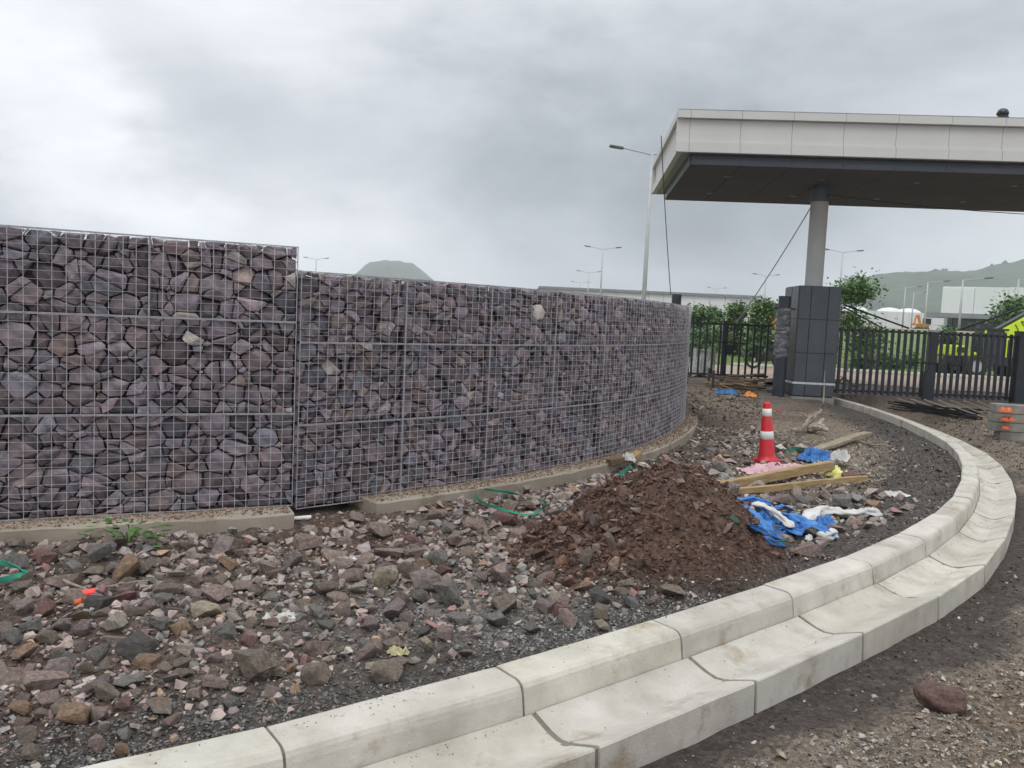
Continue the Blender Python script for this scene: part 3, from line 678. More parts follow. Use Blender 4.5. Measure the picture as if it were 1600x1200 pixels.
# ---------------------------------------------------------------- loose stones on the ground
PAL0 = {'pink': (.245, .175, .15), 'mauve': (.195, .152, .145), 'grey': (.165, .158, .145), 'brown': (.19, .15, .115), 'tan': (.30, .25, .175), 'red': (.20, .095, .085), 'pale': (.34, .30, .25), 'dark': (.08, .075, .072), 'orange': (.26, .16, .09), 'earthy': (.125, .085, .065)}
def dupli_rock(px, py, w, h, colr, label=None, group='loose rubble stones on the ground', z0=None):
    """px,py = centre of the stone's foot in the photograph, w,h its size there"""
    q = gz(px, py, 0)
    for _ in range(3): q = gz(px, py, H(q.x, q.y))
    Yd = q.y; s = w / FPX * Yd * 1.12; hh = h / FPX * Yd * 1.12
    rr = random.Random(int(px * 31 + py)); o = link('rubble_stone', BIG[rr.randrange(12)])
    o.scale = (s, s * rr.uniform(.7, .95), max(hh, s * .35) * 1.02); o.location = (q.x, q.y + s * .3, q.z + max(hh, s * .35) * .30)
    o.rotation_euler = (rr.uniform(-.25, .25), rr.uniform(-.25, .25), rr.choice([0, PI]) + rr.uniform(-.4, .4))
    v = rr.uniform(.85, 1.15); cc = PAL[colr]; o.color = (cc[0] * v, cc[1] * v, cc[2] * v, 1)
    tag(o, label or '%s' % {'pink': 'pinkish', 'mauve': 'mauve', 'grey': 'grey', 'brown': 'brownish', 'tan': 'tan', 'red': 'reddish', 'pale': 'pale', 'dark': 'dark', 'orange': 'ochre'}[colr], 'stone', None if label else group)
    ROCKS.append((q.x, q.y + s * .3, s * .45)); return o
PAL = {k_: tuple((t * .78 + sum(v_) / 3 * .25) * 1.40 for t in v_) for k_, v_ in PAL0.items()}
ROCKS = []
EXPL = [
 (597, 925, 52, 52, 'tan', 'pale angular boulder with a cream face beside the grey chippings'), (690, 952, 66, 50, 'grey', 'flat faced grey boulder beside the pale one in the chippings'),
 (614, 975, 46, 46, 'mauve', 'rounded mauve stone just in front of the pale boulder'), (375, 1070, 88, 60, 'brown', 'largest brown boulder near the kerb, pointed at the top'),
 (490, 1075, 62, 44, 'brown', 'brown boulder between the largest one and the mossy one by the kerb'), (602, 1072, 64, 46, 'brown', 'mossy brown boulder close behind the kerb top'),
 (208, 1040, 82, 44, 'dark', None), (325, 946, 62, 30, 'pink', None), (305, 970, 68, 30, 'tan', None), (167, 988, 52, 34, 'pale', 'pale pinkish round stone behind the dark flat boulder'),
 (125, 996, 44, 28, 'mauve', None), (90, 992, 36, 28, 'mauve', None), (88, 925, 76, 22, 'pink', 'long flat pinkish slab below the green strap at the wall foot'), (148, 878, 54, 36, 'grey', 'greyish boulder against the plinth beside the green weed'),
 (45, 992, 50, 26, 'grey', None), (14, 1010, 36, 34, 'grey', None), (68, 1008, 38, 26, 'brown', None), (28, 1035, 52, 26, 'orange', None), (56, 1088, 80, 40, 'pink', 'broad pinkish boulder at the left beside fine gravel'),
 (193, 1083, 62, 28, 'grey', None), (228, 1052, 60, 26, 'orange', None), (104, 1138, 60, 40, 'orange', 'ochre streaked stone leaning on a pink one near the kerb'), (143, 1132, 42, 32, 'pink', None), (190, 1116, 42, 26, 'red', 'dark red stone beside the ochre streaked one'),
 (245, 1118, 60, 26, 'brown', None), (148, 1180, 34, 36, 'pink', None), (187, 1186, 26, 30, 'orange', None), (34, 1195, 50, 28, 'brown', None), (303, 1096, 32, 24, 'pink', None),
 (430, 1062, 26, 20, 'brown', None), (370, 875, 38, 18, 'pink', None), (382, 858, 20, 22, 'red', None), (592, 842, 54, 28, 'pink', 'pink and white stone where the curved plinth begins'), (878, 786, 28, 21, 'pale', 'pale squared stone beside the curved plinth'),
 (606, 875, 62, 16, 'pink', None), (638, 908, 52, 34, 'brown', None), (684, 884, 40, 32, 'grey', None), (657, 913, 28, 18, 'grey', None), (653, 946, 28, 30, 'grey', None),
 (635, 982, 32, 32, 'mauve', None), (576, 993, 38, 28, 'mauve', None), (566, 1019, 28, 26, 'grey', None), (664, 1021, 30, 29, 'tan', 'small tan block standing alone near the kerb'), (646, 1041, 24, 16, 'pale', None),
 (830, 938, 32, 18, 'grey', None), (878, 965, 36, 24, 'red', None), (913, 930, 42, 22, 'orange', None), (940, 990, 38, 20, 'tan', None), (834, 896, 24, 18, 'pink', None),
 (918, 880, 30, 26, 'brown', None), (952, 856, 26, 28, 'brown', None), (1142, 779, 34, 34, 'mauve', 'brown boulder propping the two timber planks'), (1222, 792, 38, 22, 'mauve', None), (1255, 790, 30, 20, 'grey', None),
 (1292, 782, 26, 24, 'brown', None), (1326, 797, 44, 28, 'grey', 'pale grey boulder behind the white sack'), (1202, 757, 28, 12, 'pink', None), (1217, 733, 14, 14, 'grey', None), (1114, 745, 28, 12, 'pale', None),
 (1130, 738, 34, 22, 'grey', None), (575, 962, 30, 18, 'pink', None), (420, 985, 30, 24, 'pink', None), (285, 1030, 34, 30, 'pale', None), (330, 1040, 30, 22, 'mauve', None), (740, 830, 44, 22, 'pink', None),
 (790, 822, 50, 30, 'red', 'reddish stones ringed by the loose green strap'), (725, 862, 36, 22, 'mauve', None), (700, 835, 30, 22, 'grey', None), (680, 815, 40, 24, 'pink', None), (640, 850, 34, 18, 'red', None), (540, 858, 40, 18, 'pink', None), (500, 868, 36, 18, 'mauve', None),
 (455, 880, 36, 18, 'pink', None), (405, 888, 34, 16, 'pale', None), (470, 905, 40, 18, 'grey', None), (530, 895, 44, 22, 'pink', None), (230, 890, 44, 14, 'brown', None), (270, 905, 36, 16, 'pale', None), (300, 918, 30, 22, 'pink', None),
 (250, 945, 40, 22, 'grey', None), (205, 965, 40, 20, 'brown', None), (240, 985, 44, 24, 'grey', None), (170, 1012, 40, 22, 'pink', None), (120, 1022, 36, 22, 'mauve', None), (1200, 852, 26, 10, 'orange', None), (1222, 838, 40, 18, 'grey', None),
 (350, 1000, 36, 26, 'grey', None), (385, 1012, 30, 22, 'red', None), (335, 1062, 26, 20, 'brown', None), (262, 1070, 34, 20, 'grey', None), (130, 1055, 30, 22, 'brown', None),
 (985, 920, 40, 16, 'brown', None), (860, 905, 34, 24, 'brown', None), (1000, 870, 26, 18, 'brown', None), (890, 915, 26, 18, 'red', None)]
for e in EXPL: dupli_rock(*e)
o = dupli_rock(1484, 1116, 74, 46, 'red', 'smooth reddish brown boulder alone on the gravel outside the gutter'); bm = bmesh.new(); bmesh.ops.create_icosphere(bm, subdivisions=4, radius=.5)
for v in bm.verts: v.co += v.co.normalized() * (mnoise.noise(v.co * 3.1) * .12 + mnoise.noise(v.co * 9) * .035 + mnoise.noise(v.co * 22) * .012)
me = bpy.data.meshes.new('rubble_stone'); bm.to_mesh(me); bm.free(); me.materials.append(M_ROCK); me.polygons.foreach_set('use_smooth', [True] * len(me.polygons)); o.data = me; o.rotation_euler = (.1, .1, -.4); o.color = (.21, .135, .115, 1); o.scale.z = .15; o.scale.y *= .8
PLX = None
def wall_clear(x, y):
    """distance in front of the wall/plinth face (positive = free ground)"""
    d1 = (LOW.p[:, 0] - x) ** 2 + (LOW.p[:, 1] - y) ** 2; i = int(np.argmin(d1)); i2 = min(i + 1, len(LOW.p) - 1); i1 = max(i2 - 1, 0)
    t = LOW.p[i2, :2] - LOW.p[i1, :2]; s1 = ((x - LOW.p[i, 0]) * t[1] - (y - LOW.p[i, 1]) * t[0]) / (np.linalg.norm(t) + 1e-9)
    t = B - A; s2 = ((x - A[0]) * t[1] - (y - A[1]) * t[0]) / np.linalg.norm(t)
    return s2 if x < -1.6 else s1
rr = random.Random(3); tries = 0; n_ind = len(ROCKS)
extra = []
rc = np.random.RandomState(3); NC = 60000; cyv = 2.6 + rc.rand(NC) ** 1.7 * 11; cxv = rc.uniform(-3.6, 4.2, NC); cd, _, _ = kerb_sd(cxv, cyv); cm = mound_r(cxv, cyv); cf = fbm(cxv * 1.5 + 3, cyv * 1.5, 3)
ok = (np.abs(cxv) < .62 * cyv + .3) & (cd < -.22)
dn = np.ones(NC); dn = np.where(cyv > 9, .35, dn); dn = np.where((cd > -.5) & (cyv < 5), .2, dn)
dn = np.where(cxv > 2.0, np.where((cyv > 7.2) & (cyv < 8.4) & (cxv < 3.6), .8, .10), dn); dn = np.where(cm < 1, np.where(cxv > MOUND[0] - .3, .05, .4), dn)
dn = np.where(np.hypot((cxv + .05) / .8, (cyv - 4.7) / .5) < 1, dn * .45, dn); ok &= rc.rand(NC) < dn * (.55 + 1.1 * cf); cand = np.where(ok)[0]
RX = np.array([[a, b, r_] for a, b, r_ in ROCKS] + [[0, 0, 0]] * 1600, float); nR = len(ROCKS)
for i in cand:
    if len(extra) >= 1500: break
    x, y = float(cxv[i]), float(cyv[i]); s = min(.27, .065 + .055 * rr.expovariate(1) * 1.1) * (.8 if y < 3.4 else 1)
    q = RX[:nR]
    if np.any((q[:, 0] - x) ** 2 + (q[:, 1] - y) ** 2 < ((s * .45 + q[:, 2]) * .84) ** 2): continue
    if wall_clear(x, y) < .30 or (cm[i] < 1 and s > .13): continue
    RX[nR] = (x, y, s * .45); nR += 1; extra.append((x, y, s))
extra.sort(key=lambda e: -e[2] / e[1]); n_single = 298 - n_ind
def rock_col(rr, x, y):
    k = rr.random(); nm = 'pink' if k < .36 else 'mauve' if k < .54 else 'brown' if k < .76 else 'grey' if k < .87 else 'red' if k < .91 else 'orange' if k < .95 else 'pale' if k < .975 else 'dark'
    if float(mound_r(np.array([x]), np.array([y]))[0]) < 1: nm = 'earthy'
    return nm
NMW = {'pink': 'pinkish', 'mauve': 'mauve', 'grey': 'grey', 'brown': 'brownish', 'tan': 'tan', 'red': 'reddish', 'pale': 'pale', 'dark': 'dark', 'orange': 'ochre', 'earthy': 'earthy'}
for (x, y, s) in extra[:n_single]:
    o = link('rubble_stone', BIG[rr.randrange(12)]); o.scale = (s * 1.15, s * rr.uniform(.8, 1.05), s * rr.uniform(.55, .85)); nm = rock_col(rr, x, y)
    o.location = (x, y, H(x, y) + s * rr.uniform(.10, .22)); o.rotation_euler = (rr.uniform(-.4, .4), rr.uniform(-.4, .4), rr.uniform(0, 6.28)); v = rr.uniform(.75, 1.2); cc = PAL[nm]; o.color = (cc[0] * v, cc[1] * v, cc[2] * v, 1)
    tag(o, 'angular %s rubble stone lying among many others between wall and kerb' % NMW[nm], 'stone', 'loose rubble stones on the ground')
rest = extra[n_single:]
#x, y = field(30000, 31, 0, 1.4, 2.3, 12.5, lambda x, y, d, r: (d < -.12) & (mound_r(x, y) > .85) & (x < 2.2 + .12 * y) & (fbm(x * 1.5 + 3, y * 1.5, 3) > .34 + .3 * r.rand(len(x))) & ~((d > -.45) & (y < 5) & (r.rand(len(x)) < .75)) & ~((x > 2.3) & (r.rand(len(x)) < .8))) if False else (None, None)
def colarr(fn, n): return np.array([fn() for _ in range(n)])
P = np.array([(x, y, 0) for x, y, s in rest]); P[:, 2] = height(P[:, 0], P[:, 1])
C_ = np.array([np.array(PAL[rock_col(rr, x, y)]) * rr.uniform(.75, 1.2) for x, y, s in rest])
scatter('rubble', P, np.array([s for _, _, s in rest]), MED, C_, M_PEB, 4, label='smaller stones scattered between the rubble', cat='rubble')

def field(n, seed, xr, ypow, y0, y1, cond):
    r = np.random.RandomState(seed); y = y0 + (r.rand(n) ** ypow) * (y1 - y0); x = r.uniform(-1, 1, n) * (.66 * y + .5)
    d, kz, yy = kerb_sd(x, y); mk = cond(x, y, d, r); x, y = x[mk], y[mk]
    wc = np.ones(len(x), bool)
    # keep off the wall strip
    px = LOW.p[::12, :2]; dd = np.full(len(x), 1e9); sg = np.zeros(len(x))
    for a, b in zip(px[:-1], px[1:]):
        t = b - a; l2 = t @ t; q = np.clip(((x - a[0]) * t[0] + (y - a[1]) * t[1]) / l2, 0, 1); ex = x - a[0] - q * t[0]; ey = y - a[1] - q * t[1]; e = np.hypot(ex, ey); cr_ = ex * t[1] - ey * t[0]
        m2 = e < dd; dd = np.where(m2, e, dd); sg = np.where(m2, np.sign(cr_), sg)
    low = dd * sg; t = B - A; tall = ((x - A[0]) * t[1] - (y - A[1]) * t[0]) / np.linalg.norm(t)
    s = np.where(x < -1.62, tall, low); wc = s > np.where((x > -1.75) & (x < -1.1), .03, .225)
    x, y = x[wc], y[wc]; return x, y
def pick(r, n, table):
    w = np.array([t[0] for t in table]); i = r.choice(len(table), n, p=w / w.sum()); return np.array([t[1] for t in table])[i] * r.uniform(.65, 1.35, (n, 1))
r9 = np.random.RandomState(9)
x, y = field(26000, 31, 0, 1.4, 2.3, 12.5, lambda x, y, d, r: (d < -.10) & (mound_r(x, y) > .9) & (x < 2.2 + .12 * y) & (fbm(x * 1.5 + 3, y * 1.5, 3) > .30 + .3 * r.rand(len(x))) & ~((d > -.45) & (y < 5) & (r.rand(len(x)) < .75)) & ~((x > 2.3) & (r.rand(len(x)) < .8)))
n = len(x); sz = np.clip(np.exp(r9.normal(-3.35, .36, n)), .02, .085); scatter('rubble', np.c_[x, y, height(x, y)], sz, MED, pick(r9, n, [(3, PAL['pink']), (2.2, PAL['mauve']), (2, PAL['brown']), (2, PAL['grey']), (.2, PAL['orange']), (.35, PAL['pale']), (1.2, PAL['dark'])]), M_PEB, 14, label='fist sized rubble filling the ground between the boulders', cat='rubble')
# fine gravel inside
x, y = field(150000, 1, 0, 1.55, 2.2, 13.5, lambda x, y, d, r: (d < -.015) & (mound_r(x, y) > .93) & ((fbm(x * 1.6 + 2, y * 1.6, 3) > .40 + .12 * r.rand(len(x))) | (r.rand(len(x)) < .25)) & ~((d > -.75) & (y > 6.2) & (r.rand(len(x)) < .93)))
n = len(x); sz = np.exp(r9.normal(-4.12, .45, n)); sz = np.clip(sz, .006, .05) * np.clip(y / 5.5, .75, 1.5)
d, _, yy = kerb_sd(x, y)
col = pick(r9, n, [(3, (.19, .145, .125)), (2, (.22, .16, .135)), (1.5, (.17, .155, .14)), (.7, (.29, .25, .21)), (.15, (.48, .45, .41)), (4.5, (.075, .056, .047))])
gre = np.exp(-(((x + .0) / .9) ** 2 + ((y - 4.75) / .6) ** 2)) + ((d > -.40) & (yy < 5.2)) * .6
col = np.where((r9.rand(n) < gre)[:, None], pick(r9, n, [(3, (.22, .22, .205)), (2, (.155, .155, .15)), (1, (.31, .31, .285))]) * np.where((d > -.4) & (x < -.2), .55, 1)[:, None], col)
isl = (x > 2.3) & (y > 7.2); col = np.where(isl[:, None], pick(r9, n, [(3, (.28, .25, .20)), (2, (.21, .19, .16)), (1, (.40, .36, .30))]), col)
scatter('gravel', np.c_[x, y, height(x, y)], sz, SMALL, col, M_PEB, 5, label='fine mixed gravel between wall and kerb', cat='gravel')
x, y = field(60000, 88, 0, 1.2, 2.3, 6.2, lambda x, y, d, r: (d < -.012) & (d > -.65 * r.rand(len(x)) - .05) & (mound_r(x, y) > .95))
n = len(x); scatter('gravel', np.c_[x, y, height(x, y)], np.clip(np.exp(r9.normal(-4.25, .38, n)), .006, .04), SMALL, pick(r9, n, [(4, (.075, .072, .068)), (3, (.115, .11, .102)), (1, (.19, .185, .17)), (.25, (.36, .34, .31))]), M_PEB, 19, label='dark grey chippings packed against the back of the near kerb', cat='gravel')
def banks(x, y, d, r): return ((d > .68) & (d < 1.7) & (r.rand(len(x)) < .8)) | ((d < -.02) & (d > -1.15) & (y > 6.2) & (mound_r(x, y) > 1.0))
x, y = field(120000, 91, 0, 1.3, 2.4, 16, banks)
n = len(x); sz = np.clip(np.exp(r9.normal(-4.5, .45, n)), .005, .05) * np.clip(y / 5, .8, 2.0)
scatter('soil_clods', np.c_[x, y, height(x, y)], sz, SMALL, pick(r9, n, [(5, (.062, .054, .048)), (4, (.085, .076, .068)), (1, (.13, .12, .108)), (.12, (.33, .31, .28))]), M_CLOD, 92, squash=(.4, .8), label='dark crumbly soil banked along both sides of the kerb', cat='soil')
# outside gravel
x, y = field(150000, 2, 0, 1.4, 2.4, 17, lambda x, y, d, r: (d > .72) & ((d + (fbm(x * 1.2 + 5, y * 1.2, 3) - .5) * .9 > 1.12) | (r.rand(len(x)) < .05)) & (fbm(x * 2.2 + 5, y * 2.2, 3) > .22 + .30 * r.rand(len(x))))
n = len(x); sz = np.clip(np.exp(r9.normal(-4.15, .45, n)), .006, .06) * np.clip(y / 5.5, .8, 1.5)
col = pick(r9, n, [(3, (.30, .275, .23)), (2, (.25, .195, .14)), (2, (.23, .22, .20)), (1, (.42, .39, .33)), (1, (.15, .11, .08))])
scatter('gravel', np.c_[x, y, height(x, y)], sz, SMALL, col, M_PEB, 6, label='grey brown gravel on the roadway outside the gutter', cat='gravel')
x, y = field(9000, 77, 0, 1.4, 2.4, 16, lambda x, y, d, r: (d > .72) & (d + (fbm(x * 1.2 + 5, y * 1.2, 3) - .5) * .9 > 1.2) & (fbm(x * 1.8 + 5, y * 1.8, 3) > .42 + .2 * r.rand(len(x))))
n = len(x); scatter('gravel', np.c_[x, y, height(x, y)], np.clip(np.exp(r9.normal(-3.35, .35, n)), .02, .08), MED, pick(r9, n, [(3, (.30, .275, .23)), (2, (.24, .185, .14)), (1.5, (.22, .21, .2)), (1, (.42, .39, .33))]), M_PEB, 16, squash=(.4, .7), label='coarser stones on the roadway outside the gutter', cat='gravel')
r = np.random.RandomState(41); P_ = []; S_ = []; C_ = []
for _ in range(3000):
    u = r.uniform(0, KERB.L * .62); p_ = KERB.pos(u); t_ = KERB.tan(u); w_ = WF(p_[1]); patch = float(fbm(np.array([u * 1.7]), np.array([3.]), 3)[0])
    if r.rand() < .45: d_ = abs(r.normal(0, .06)) + .005; z_ = -.003; ok = d_ < .17 and patch > .42
    elif r.rand() < .6: d_ = .25 + abs(r.normal(0, .03)); z_ = -.154 - (d_ - .242) * .34; ok = d_ < .33
    else: d_ = r.uniform(.33, .6); z_ = -.186 + ((d_ - .42) / .2) ** 2 * .035; ok = patch > .5
    if not ok: continue
    P_.append((p_[0] + t_[1] * d_ * w_, p_[1] - t_[0] * d_ * w_, p_[2] + z_)); S_.append(np.exp(r.normal(-5.1, .4))); v_ = r.uniform(.6, 1.4); C_.append((.30 * v_, .24 * v_, .18 * v_))
scatter('soil_crumbs', np.array(P_), np.array(S_), SMALL, np.array(C_), M_CLOD, 42, label='brown soil crumbs lying on the kerb and in the gutter', cat='soil')
# soil mound
r = np.random.RandomState(12); n = 52000; x = MOUND[0] + r.uniform(-1.6, 1.6, n); y = MOUND[1] + r.uniform(-1.9, 1.7, n); mk = mound_r(x, y) < .98 + .18 * (r.rand(n) - .5); d, _, _ = kerb_sd(x, y); mk &= d < -.02; x, y = x[mk], y[mk]; n = len(x)
lf = np.clip((MOUND[0] + .1 - x) / .9, 0, 1); sz = np.clip(np.exp(r.normal(-4.2, .58, n) + lf * .6), .007, .13)
col = pick(r, n, [(4, (.122, .070, .049)), (3, (.085, .048, .035)), (.6, (.20, .13, .098)), (1.4, (.055, .033, .026))])
mo = scatter('soil_mound', np.c_[x, y, height(x, y)], sz, SMALL, col, M_CLOD, 7, squash=(.65, 1.0), sink=.35, label='heap of loose brown soil and clods between wall and kerb', cat='soil heap')
# rough clods on the trampled ground towards the gate
r = np.random.RandomState(14); n = 9000; y = 8.5 + r.rand(n) * 11; x = r.uniform(1.2, 6.6, n); d, _, _ = kerb_sd(x, y)
mk = (d < -.8) & (x > .22 * y - .9) & (x < 2.6 + .28 * (y - 8)) & (np.array([wall_clear(a, b) for a, b in zip(x, y)]) > .26); x, y = x[mk], y[mk]; n = len(x)
sz = np.clip(np.exp(r.normal(-3.3, .5, n)), .012, .13); col = pick(r, n, [(3, (.085, .062, .052)), (2, (.06, .048, .042)), (1, (.15, .12, .10)), (.25, (.26, .24, .22))])
scatter('soil_clods', np.c_[x, y, height(x, y)], sz, MED, col, M_CLOD, 8, squash=(.3, .7), label='dark trampled clods of soil towards the gate', cat='soil')

LM = [(200, 850, 'green weed'), (139, 937, 'bright red plastic piece'), (88, 915, 'long flat pinkish slab'), (375, 1060, 'largest brown boulder'), (602, 1060, 'mossy brown boulder'), (597, 915, 'pale angular boulder'), (690, 940, 'flat faced grey boulder'), (664, 1015, 'small tan block'),
      (1010, 860, 'brown soil heap'), (592, 835, "curved plinth's near end"), (465, 812, 'short white pipe'), (104, 1130, 'ochre streaked stone'), (56, 1080, 'broad pinkish boulder'), (800, 800, 'green strap loop'), (1200, 755, 'thick yellowish beam'), (1200, 830, 'blue tarpaulin'), (1326, 795, 'white sack'), (1198, 722, 'traffic cone'),
      (330, 820, 'wall step plinth end'), (440, 968, 'whitish paper scrap'), (985, 730, 'wooden offcuts on the plinth'), (167, 980, 'pale pinkish round stone'), (490, 1065, 'middle brown boulder by the kerb'), (20, 900, 'green strap at the left edge')]
LMP = [(gz(a_, b_), t_) for a_, b_, t_ in LM]
seen_l = {}
for o in [q for q in COL.objects if q.name.startswith('rubble_stone') and (len(q['label'].split()) == 1 or q['label'].startswith('angular'))]:
    x, y = o.location.x, o.location.y; s_ = max(o.scale.x, o.scale.y); cn = q_ = None
    cn = o['label'] if ' ' not in o['label'] else ' '.join(o['label'].split()[1:-10])
    best = sorted(LMP, key=lambda e: (e[0].x - x) ** 2 + (e[0].y - y) ** 2)
    sz_ = 'big' if s_ > .2 else 'medium' if s_ > .14 else 'small' if s_ > .10 else 'tiny'
    flat_ = 'flat ' if o.scale.z < .5 * s_ else ''
    lab = None
    for p_, t_ in best[:3]:
        dx, dy = x - p_.x, y - p_.y; dd_ = math.hypot(dx, dy); a_ = math.atan2(dy, dx * 1.0); sec = int(((a_ + PI / 8) % (2 * PI)) / (PI / 4))
        w_ = ['right of', 'behind and right of', 'behind', 'behind and left of', 'left of', 'in front and left of', 'in front of', 'in front and right of'][sec]
        near_ = ''
        l_ = '%s%s %s stone %s%s the %s' % (flat_, sz_, cn, near_, w_, t_)
        if lab is None: lab = l_
        if l_ not in seen_l: lab = l_; break
    if len(lab.split()) > 15: lab = lab.replace('in front and', 'front').replace('behind and', 'rear').replace('close of', 'of')
    seen_l[lab] = 1; o['label'] = lab; o['group'] = 'loose rubble stones on the ground'

# ================================================================ canopy, pillar, gates
def M4(rz, loc=(0, 0, 0)): return Matrix.Translation(loc) @ Matrix.Rotation(rz, 4, 'Z')
CR = math.radians(-4.3); CO = Vector((3.05, 16.9, 0))
can = thing('gate_canopy', 'white fascia entrance canopy with dark underside on a single round column', 'canopy', CO, CR)
CLEN, CDEP = 13.6, 5.75; ZB, ZT2 = 5.12, 5.93
def pbox(x0, x1, y0, y1, z0, z1, bev=.004): return MB().box(((x0 + x1) / 2, (y0 + y1) / 2, (z0 + z1) / 2), (x1 - x0, y1 - y0, z1 - z0), None, bev)
edges_x = [0.0, .26] + [.26 + 1.0 * i for i in range(1, 14)]; edges_x[-1] = CLEN
g = .0022
for a, b in zip(edges_x[:-1], edges_x[1:]):        # front and back fascia, three courses each
    for y0, sgn in ((0, 1), (CDEP, -1)):
        def yy_(d0, d1): return (y0 + d0 * sgn, y0 + d1 * sgn) if sgn > 0 else (y0 - d1, y0 - d0)
        pbox(a + g, b - g, *yy_(0, .09), ZT2 - .15, ZT2).build('fascia_lip', M_FASC, can)
        pbox(a + g, b - g, *yy_(.09, .14), ZB + .21, ZT2 - .155).build('fascia_panel', M_FASC, can)
        pbox(a + g, b - g, *yy_(.03, .14), ZB, ZB + .205).build('fascia_band', M_FASC, can)
yl = [.145, 1.15, 2.15, 3.15, 4.15, 5.0, CDEP - .145]
for a, b in zip(yl[:-1], yl[1:]):
    for xx in (0, CLEN):
        def xx_(d0, d1): return (d0, d1) if xx == 0 else (CLEN - d1, CLEN - d0)
        pbox(*xx_(0, .09), a + g, b - g, ZT2 - .15, ZT2).build('fascia_lip', M_FASC, can)
        pbox(*xx_(.09, .14), a + g, b - g, ZB + .21, ZT2 - .155).build('fascia_panel', M_FASC, can)
        pbox(*xx_(.03, .14), a + g, b - g, ZB, ZB + .205).build('fascia_band', M_FASC, can)
pbox(.145, CLEN - .145, .145, CDEP - .145, ZB + .012, ZT2 - .06, .01).build('roof_slab', M_BAND, can)
pbox(.02, CLEN - .02, .01, .05, ZT2 + .002, ZT2 + .02, 0).build('roof_flashing', M_ROOFG, can)
pbox(.01, .05, .06, CDEP - .06, ZT2 + .002, ZT2 + .02, 0).build('roof_flashing', M_ROOFG, can)
I0 = .36; ZS = 4.93
for k in range(13):
    a = I0 + k * 1.0; b = min(a + 1.0, CLEN - I0)
    for y0, y1 in ((I0, I0 + .03), (CDEP - I0 - .03, CDEP - I0)): pbox(a + g, b - g, y0, y1, ZS + .012, ZB + .008, .002).build('band_panel', M_BAND, can)
    for y0, y1 in ((I0 + .035, 2.86), (2.87, CDEP - I0 - .035)): pbox(a + .006, b - .006, y0, y1, ZS, ZS + .02, .002).build('soffit_panel', M_SOFF, can)
for k in range(5):
    a = I0 + .035 + k * .996; pbox(I0 - .032, I0 - .002, a + g, a + .99, ZS + .012, ZB + .008, .002).build('band_panel', M_BAND, can)
# downlights in the soffit
for k in range(6):
    for y in (1.6, 4.0): MB().lathe([(.0, -.004), (.06, -.004), (.075, .0), (.075, .004)], (1.3 + 2 * k, y, ZS - .004), 14).build('downlight', M_BAND, can)
pc = at(1276, 380, 19.2); colb = (M4(CR, CO).inverted() @ Vector((pc.x, 19.2, 0)))
MB().lathe([(.195, 2.6), (.195, ZS)], (colb.x, colb.y, 0), 28).build('column', M_COLM, can, smooth=True)
MB().lathe([(.215, ZS - .34), (.215, ZS - .002)], (colb.x, colb.y, 0), 28).build('column_top_ring', M_BAND, can, smooth=True)  # dark ring round the column top, just below the soffit

# clad pillar
PR = math.radians(-3); PO = Vector((6.27, 18.55, 0)); PW, PD, PH = .90, 1.15, 2.62
pil = thing('gate_pillar', 'dark grey panel clad gate pillar carrying the canopy column', 'pillar', PO, PR)
pbox(.02, PW - .02, .02, PD - .02, -.2, PH + .02, .005).build('core', M_BLACK, pil)
pbox(-.03, PW + .03, -.03, PD + .03, -.3, .20, .015).build('concrete_base', M_BLOCK, pil)
zs = [.22, .50, 1.18, 1.93, PH + .04]
fx = [0, .26, .64, PW]; fy = [0, .55, PD]
for z0, z1 in zip(zs[:-1], zs[1:]):
    for a, b in zip(fx[:-1], fx[1:]):
        pbox(a + .006, b - .006, -.012, .018, z0 + .006, z1 - .006, .004).build('cladding_panel', M_DARKP, pil)
        pbox(a + .006, b - .006, PD - .018, PD + .012, z0 + .006, z1 - .006, .004).build('cladding_panel', M_DARKP, pil)
    for a, b in zip(fy[:-1], fy[1:]):
        for x in (-.012, PW - .018): pbox(x, x + .03, a + .02, b - .02 if b == PD else b - .006, z0 + .006, z1 - .006, .004).build('cladding_panel', M_DARKP, pil)
pbox(-.016, PW + .016, -.017, -.013, .485, .53, 0).build('tape_strip', M_SILV, pil)
pbox(-.020, -.015, 0, PD, .485, .53, 0).build('tape_strip', M_SILV, pil)
pbox(.02, PW - .02, .02, PD - .02, PH + .022, PH + .05, .004).build('cap', M_DARKP, pil)

def wrapped_post(px, y, ztop, r, lab, w0, w1, zb=0.0, lean=0):
    t = thing('gate_post', lab, 'post', (px, y, zb))
    MB().tube([(0, 0, -.2), (0, 0, ztop - zb)], r, 20).build('pole', M_BLUEK, t)
    if w1 > w0:
        q = MB(); n = 26; rr = random.Random(int(px * 10))
        prof = [(r + .012 + rr.uniform(0, .022), w0 + (w1 - w0) * i / n) for i in range(n + 1)]; prof[0] = (r + .004, w0); prof[-1] = (r + .004, w1)
        q.lathe(prof, (0, 0, 0), 20); q.v = [(x + rr.uniform(-.006, .006), y_ + rr.uniform(-.006, .006), z + rr.uniform(-.015, .015)) for x, y_, z in q.v]
        q.build('plastic_wrap', M_WRAP, t)
    q = MB(); q.box((.0, 0, ztop - zb - .28), (2 * r + .22, .06, .05), None, .006); q.build('hinge', M_BLACK, t)
    q = MB(); q.box((-.0, 0, .28), (2 * r + .22, .07, .07), None, .006); q.build('hinge', M_BLACK, t)
    return t
p = at(1226, 470, 18.7); wrapped_post(p.x, 18.7, 2.42, .135, 'round dark gate post half wrapped in plastic left of the clad pillar', 1.05, 2.15)
p = at(1304, 480, 19.75); wrapped_post(p.x, 19.75, 2.42, .13, 'dark gate post with torn plastic right of the clad pillar', .9, 2.2)
p = at(1057, 470, 20.0); wrapped_post(p.x, 20.0, 2.40, .115, 'round black post whose top shows above the far end of the stone wall', .5, .4)

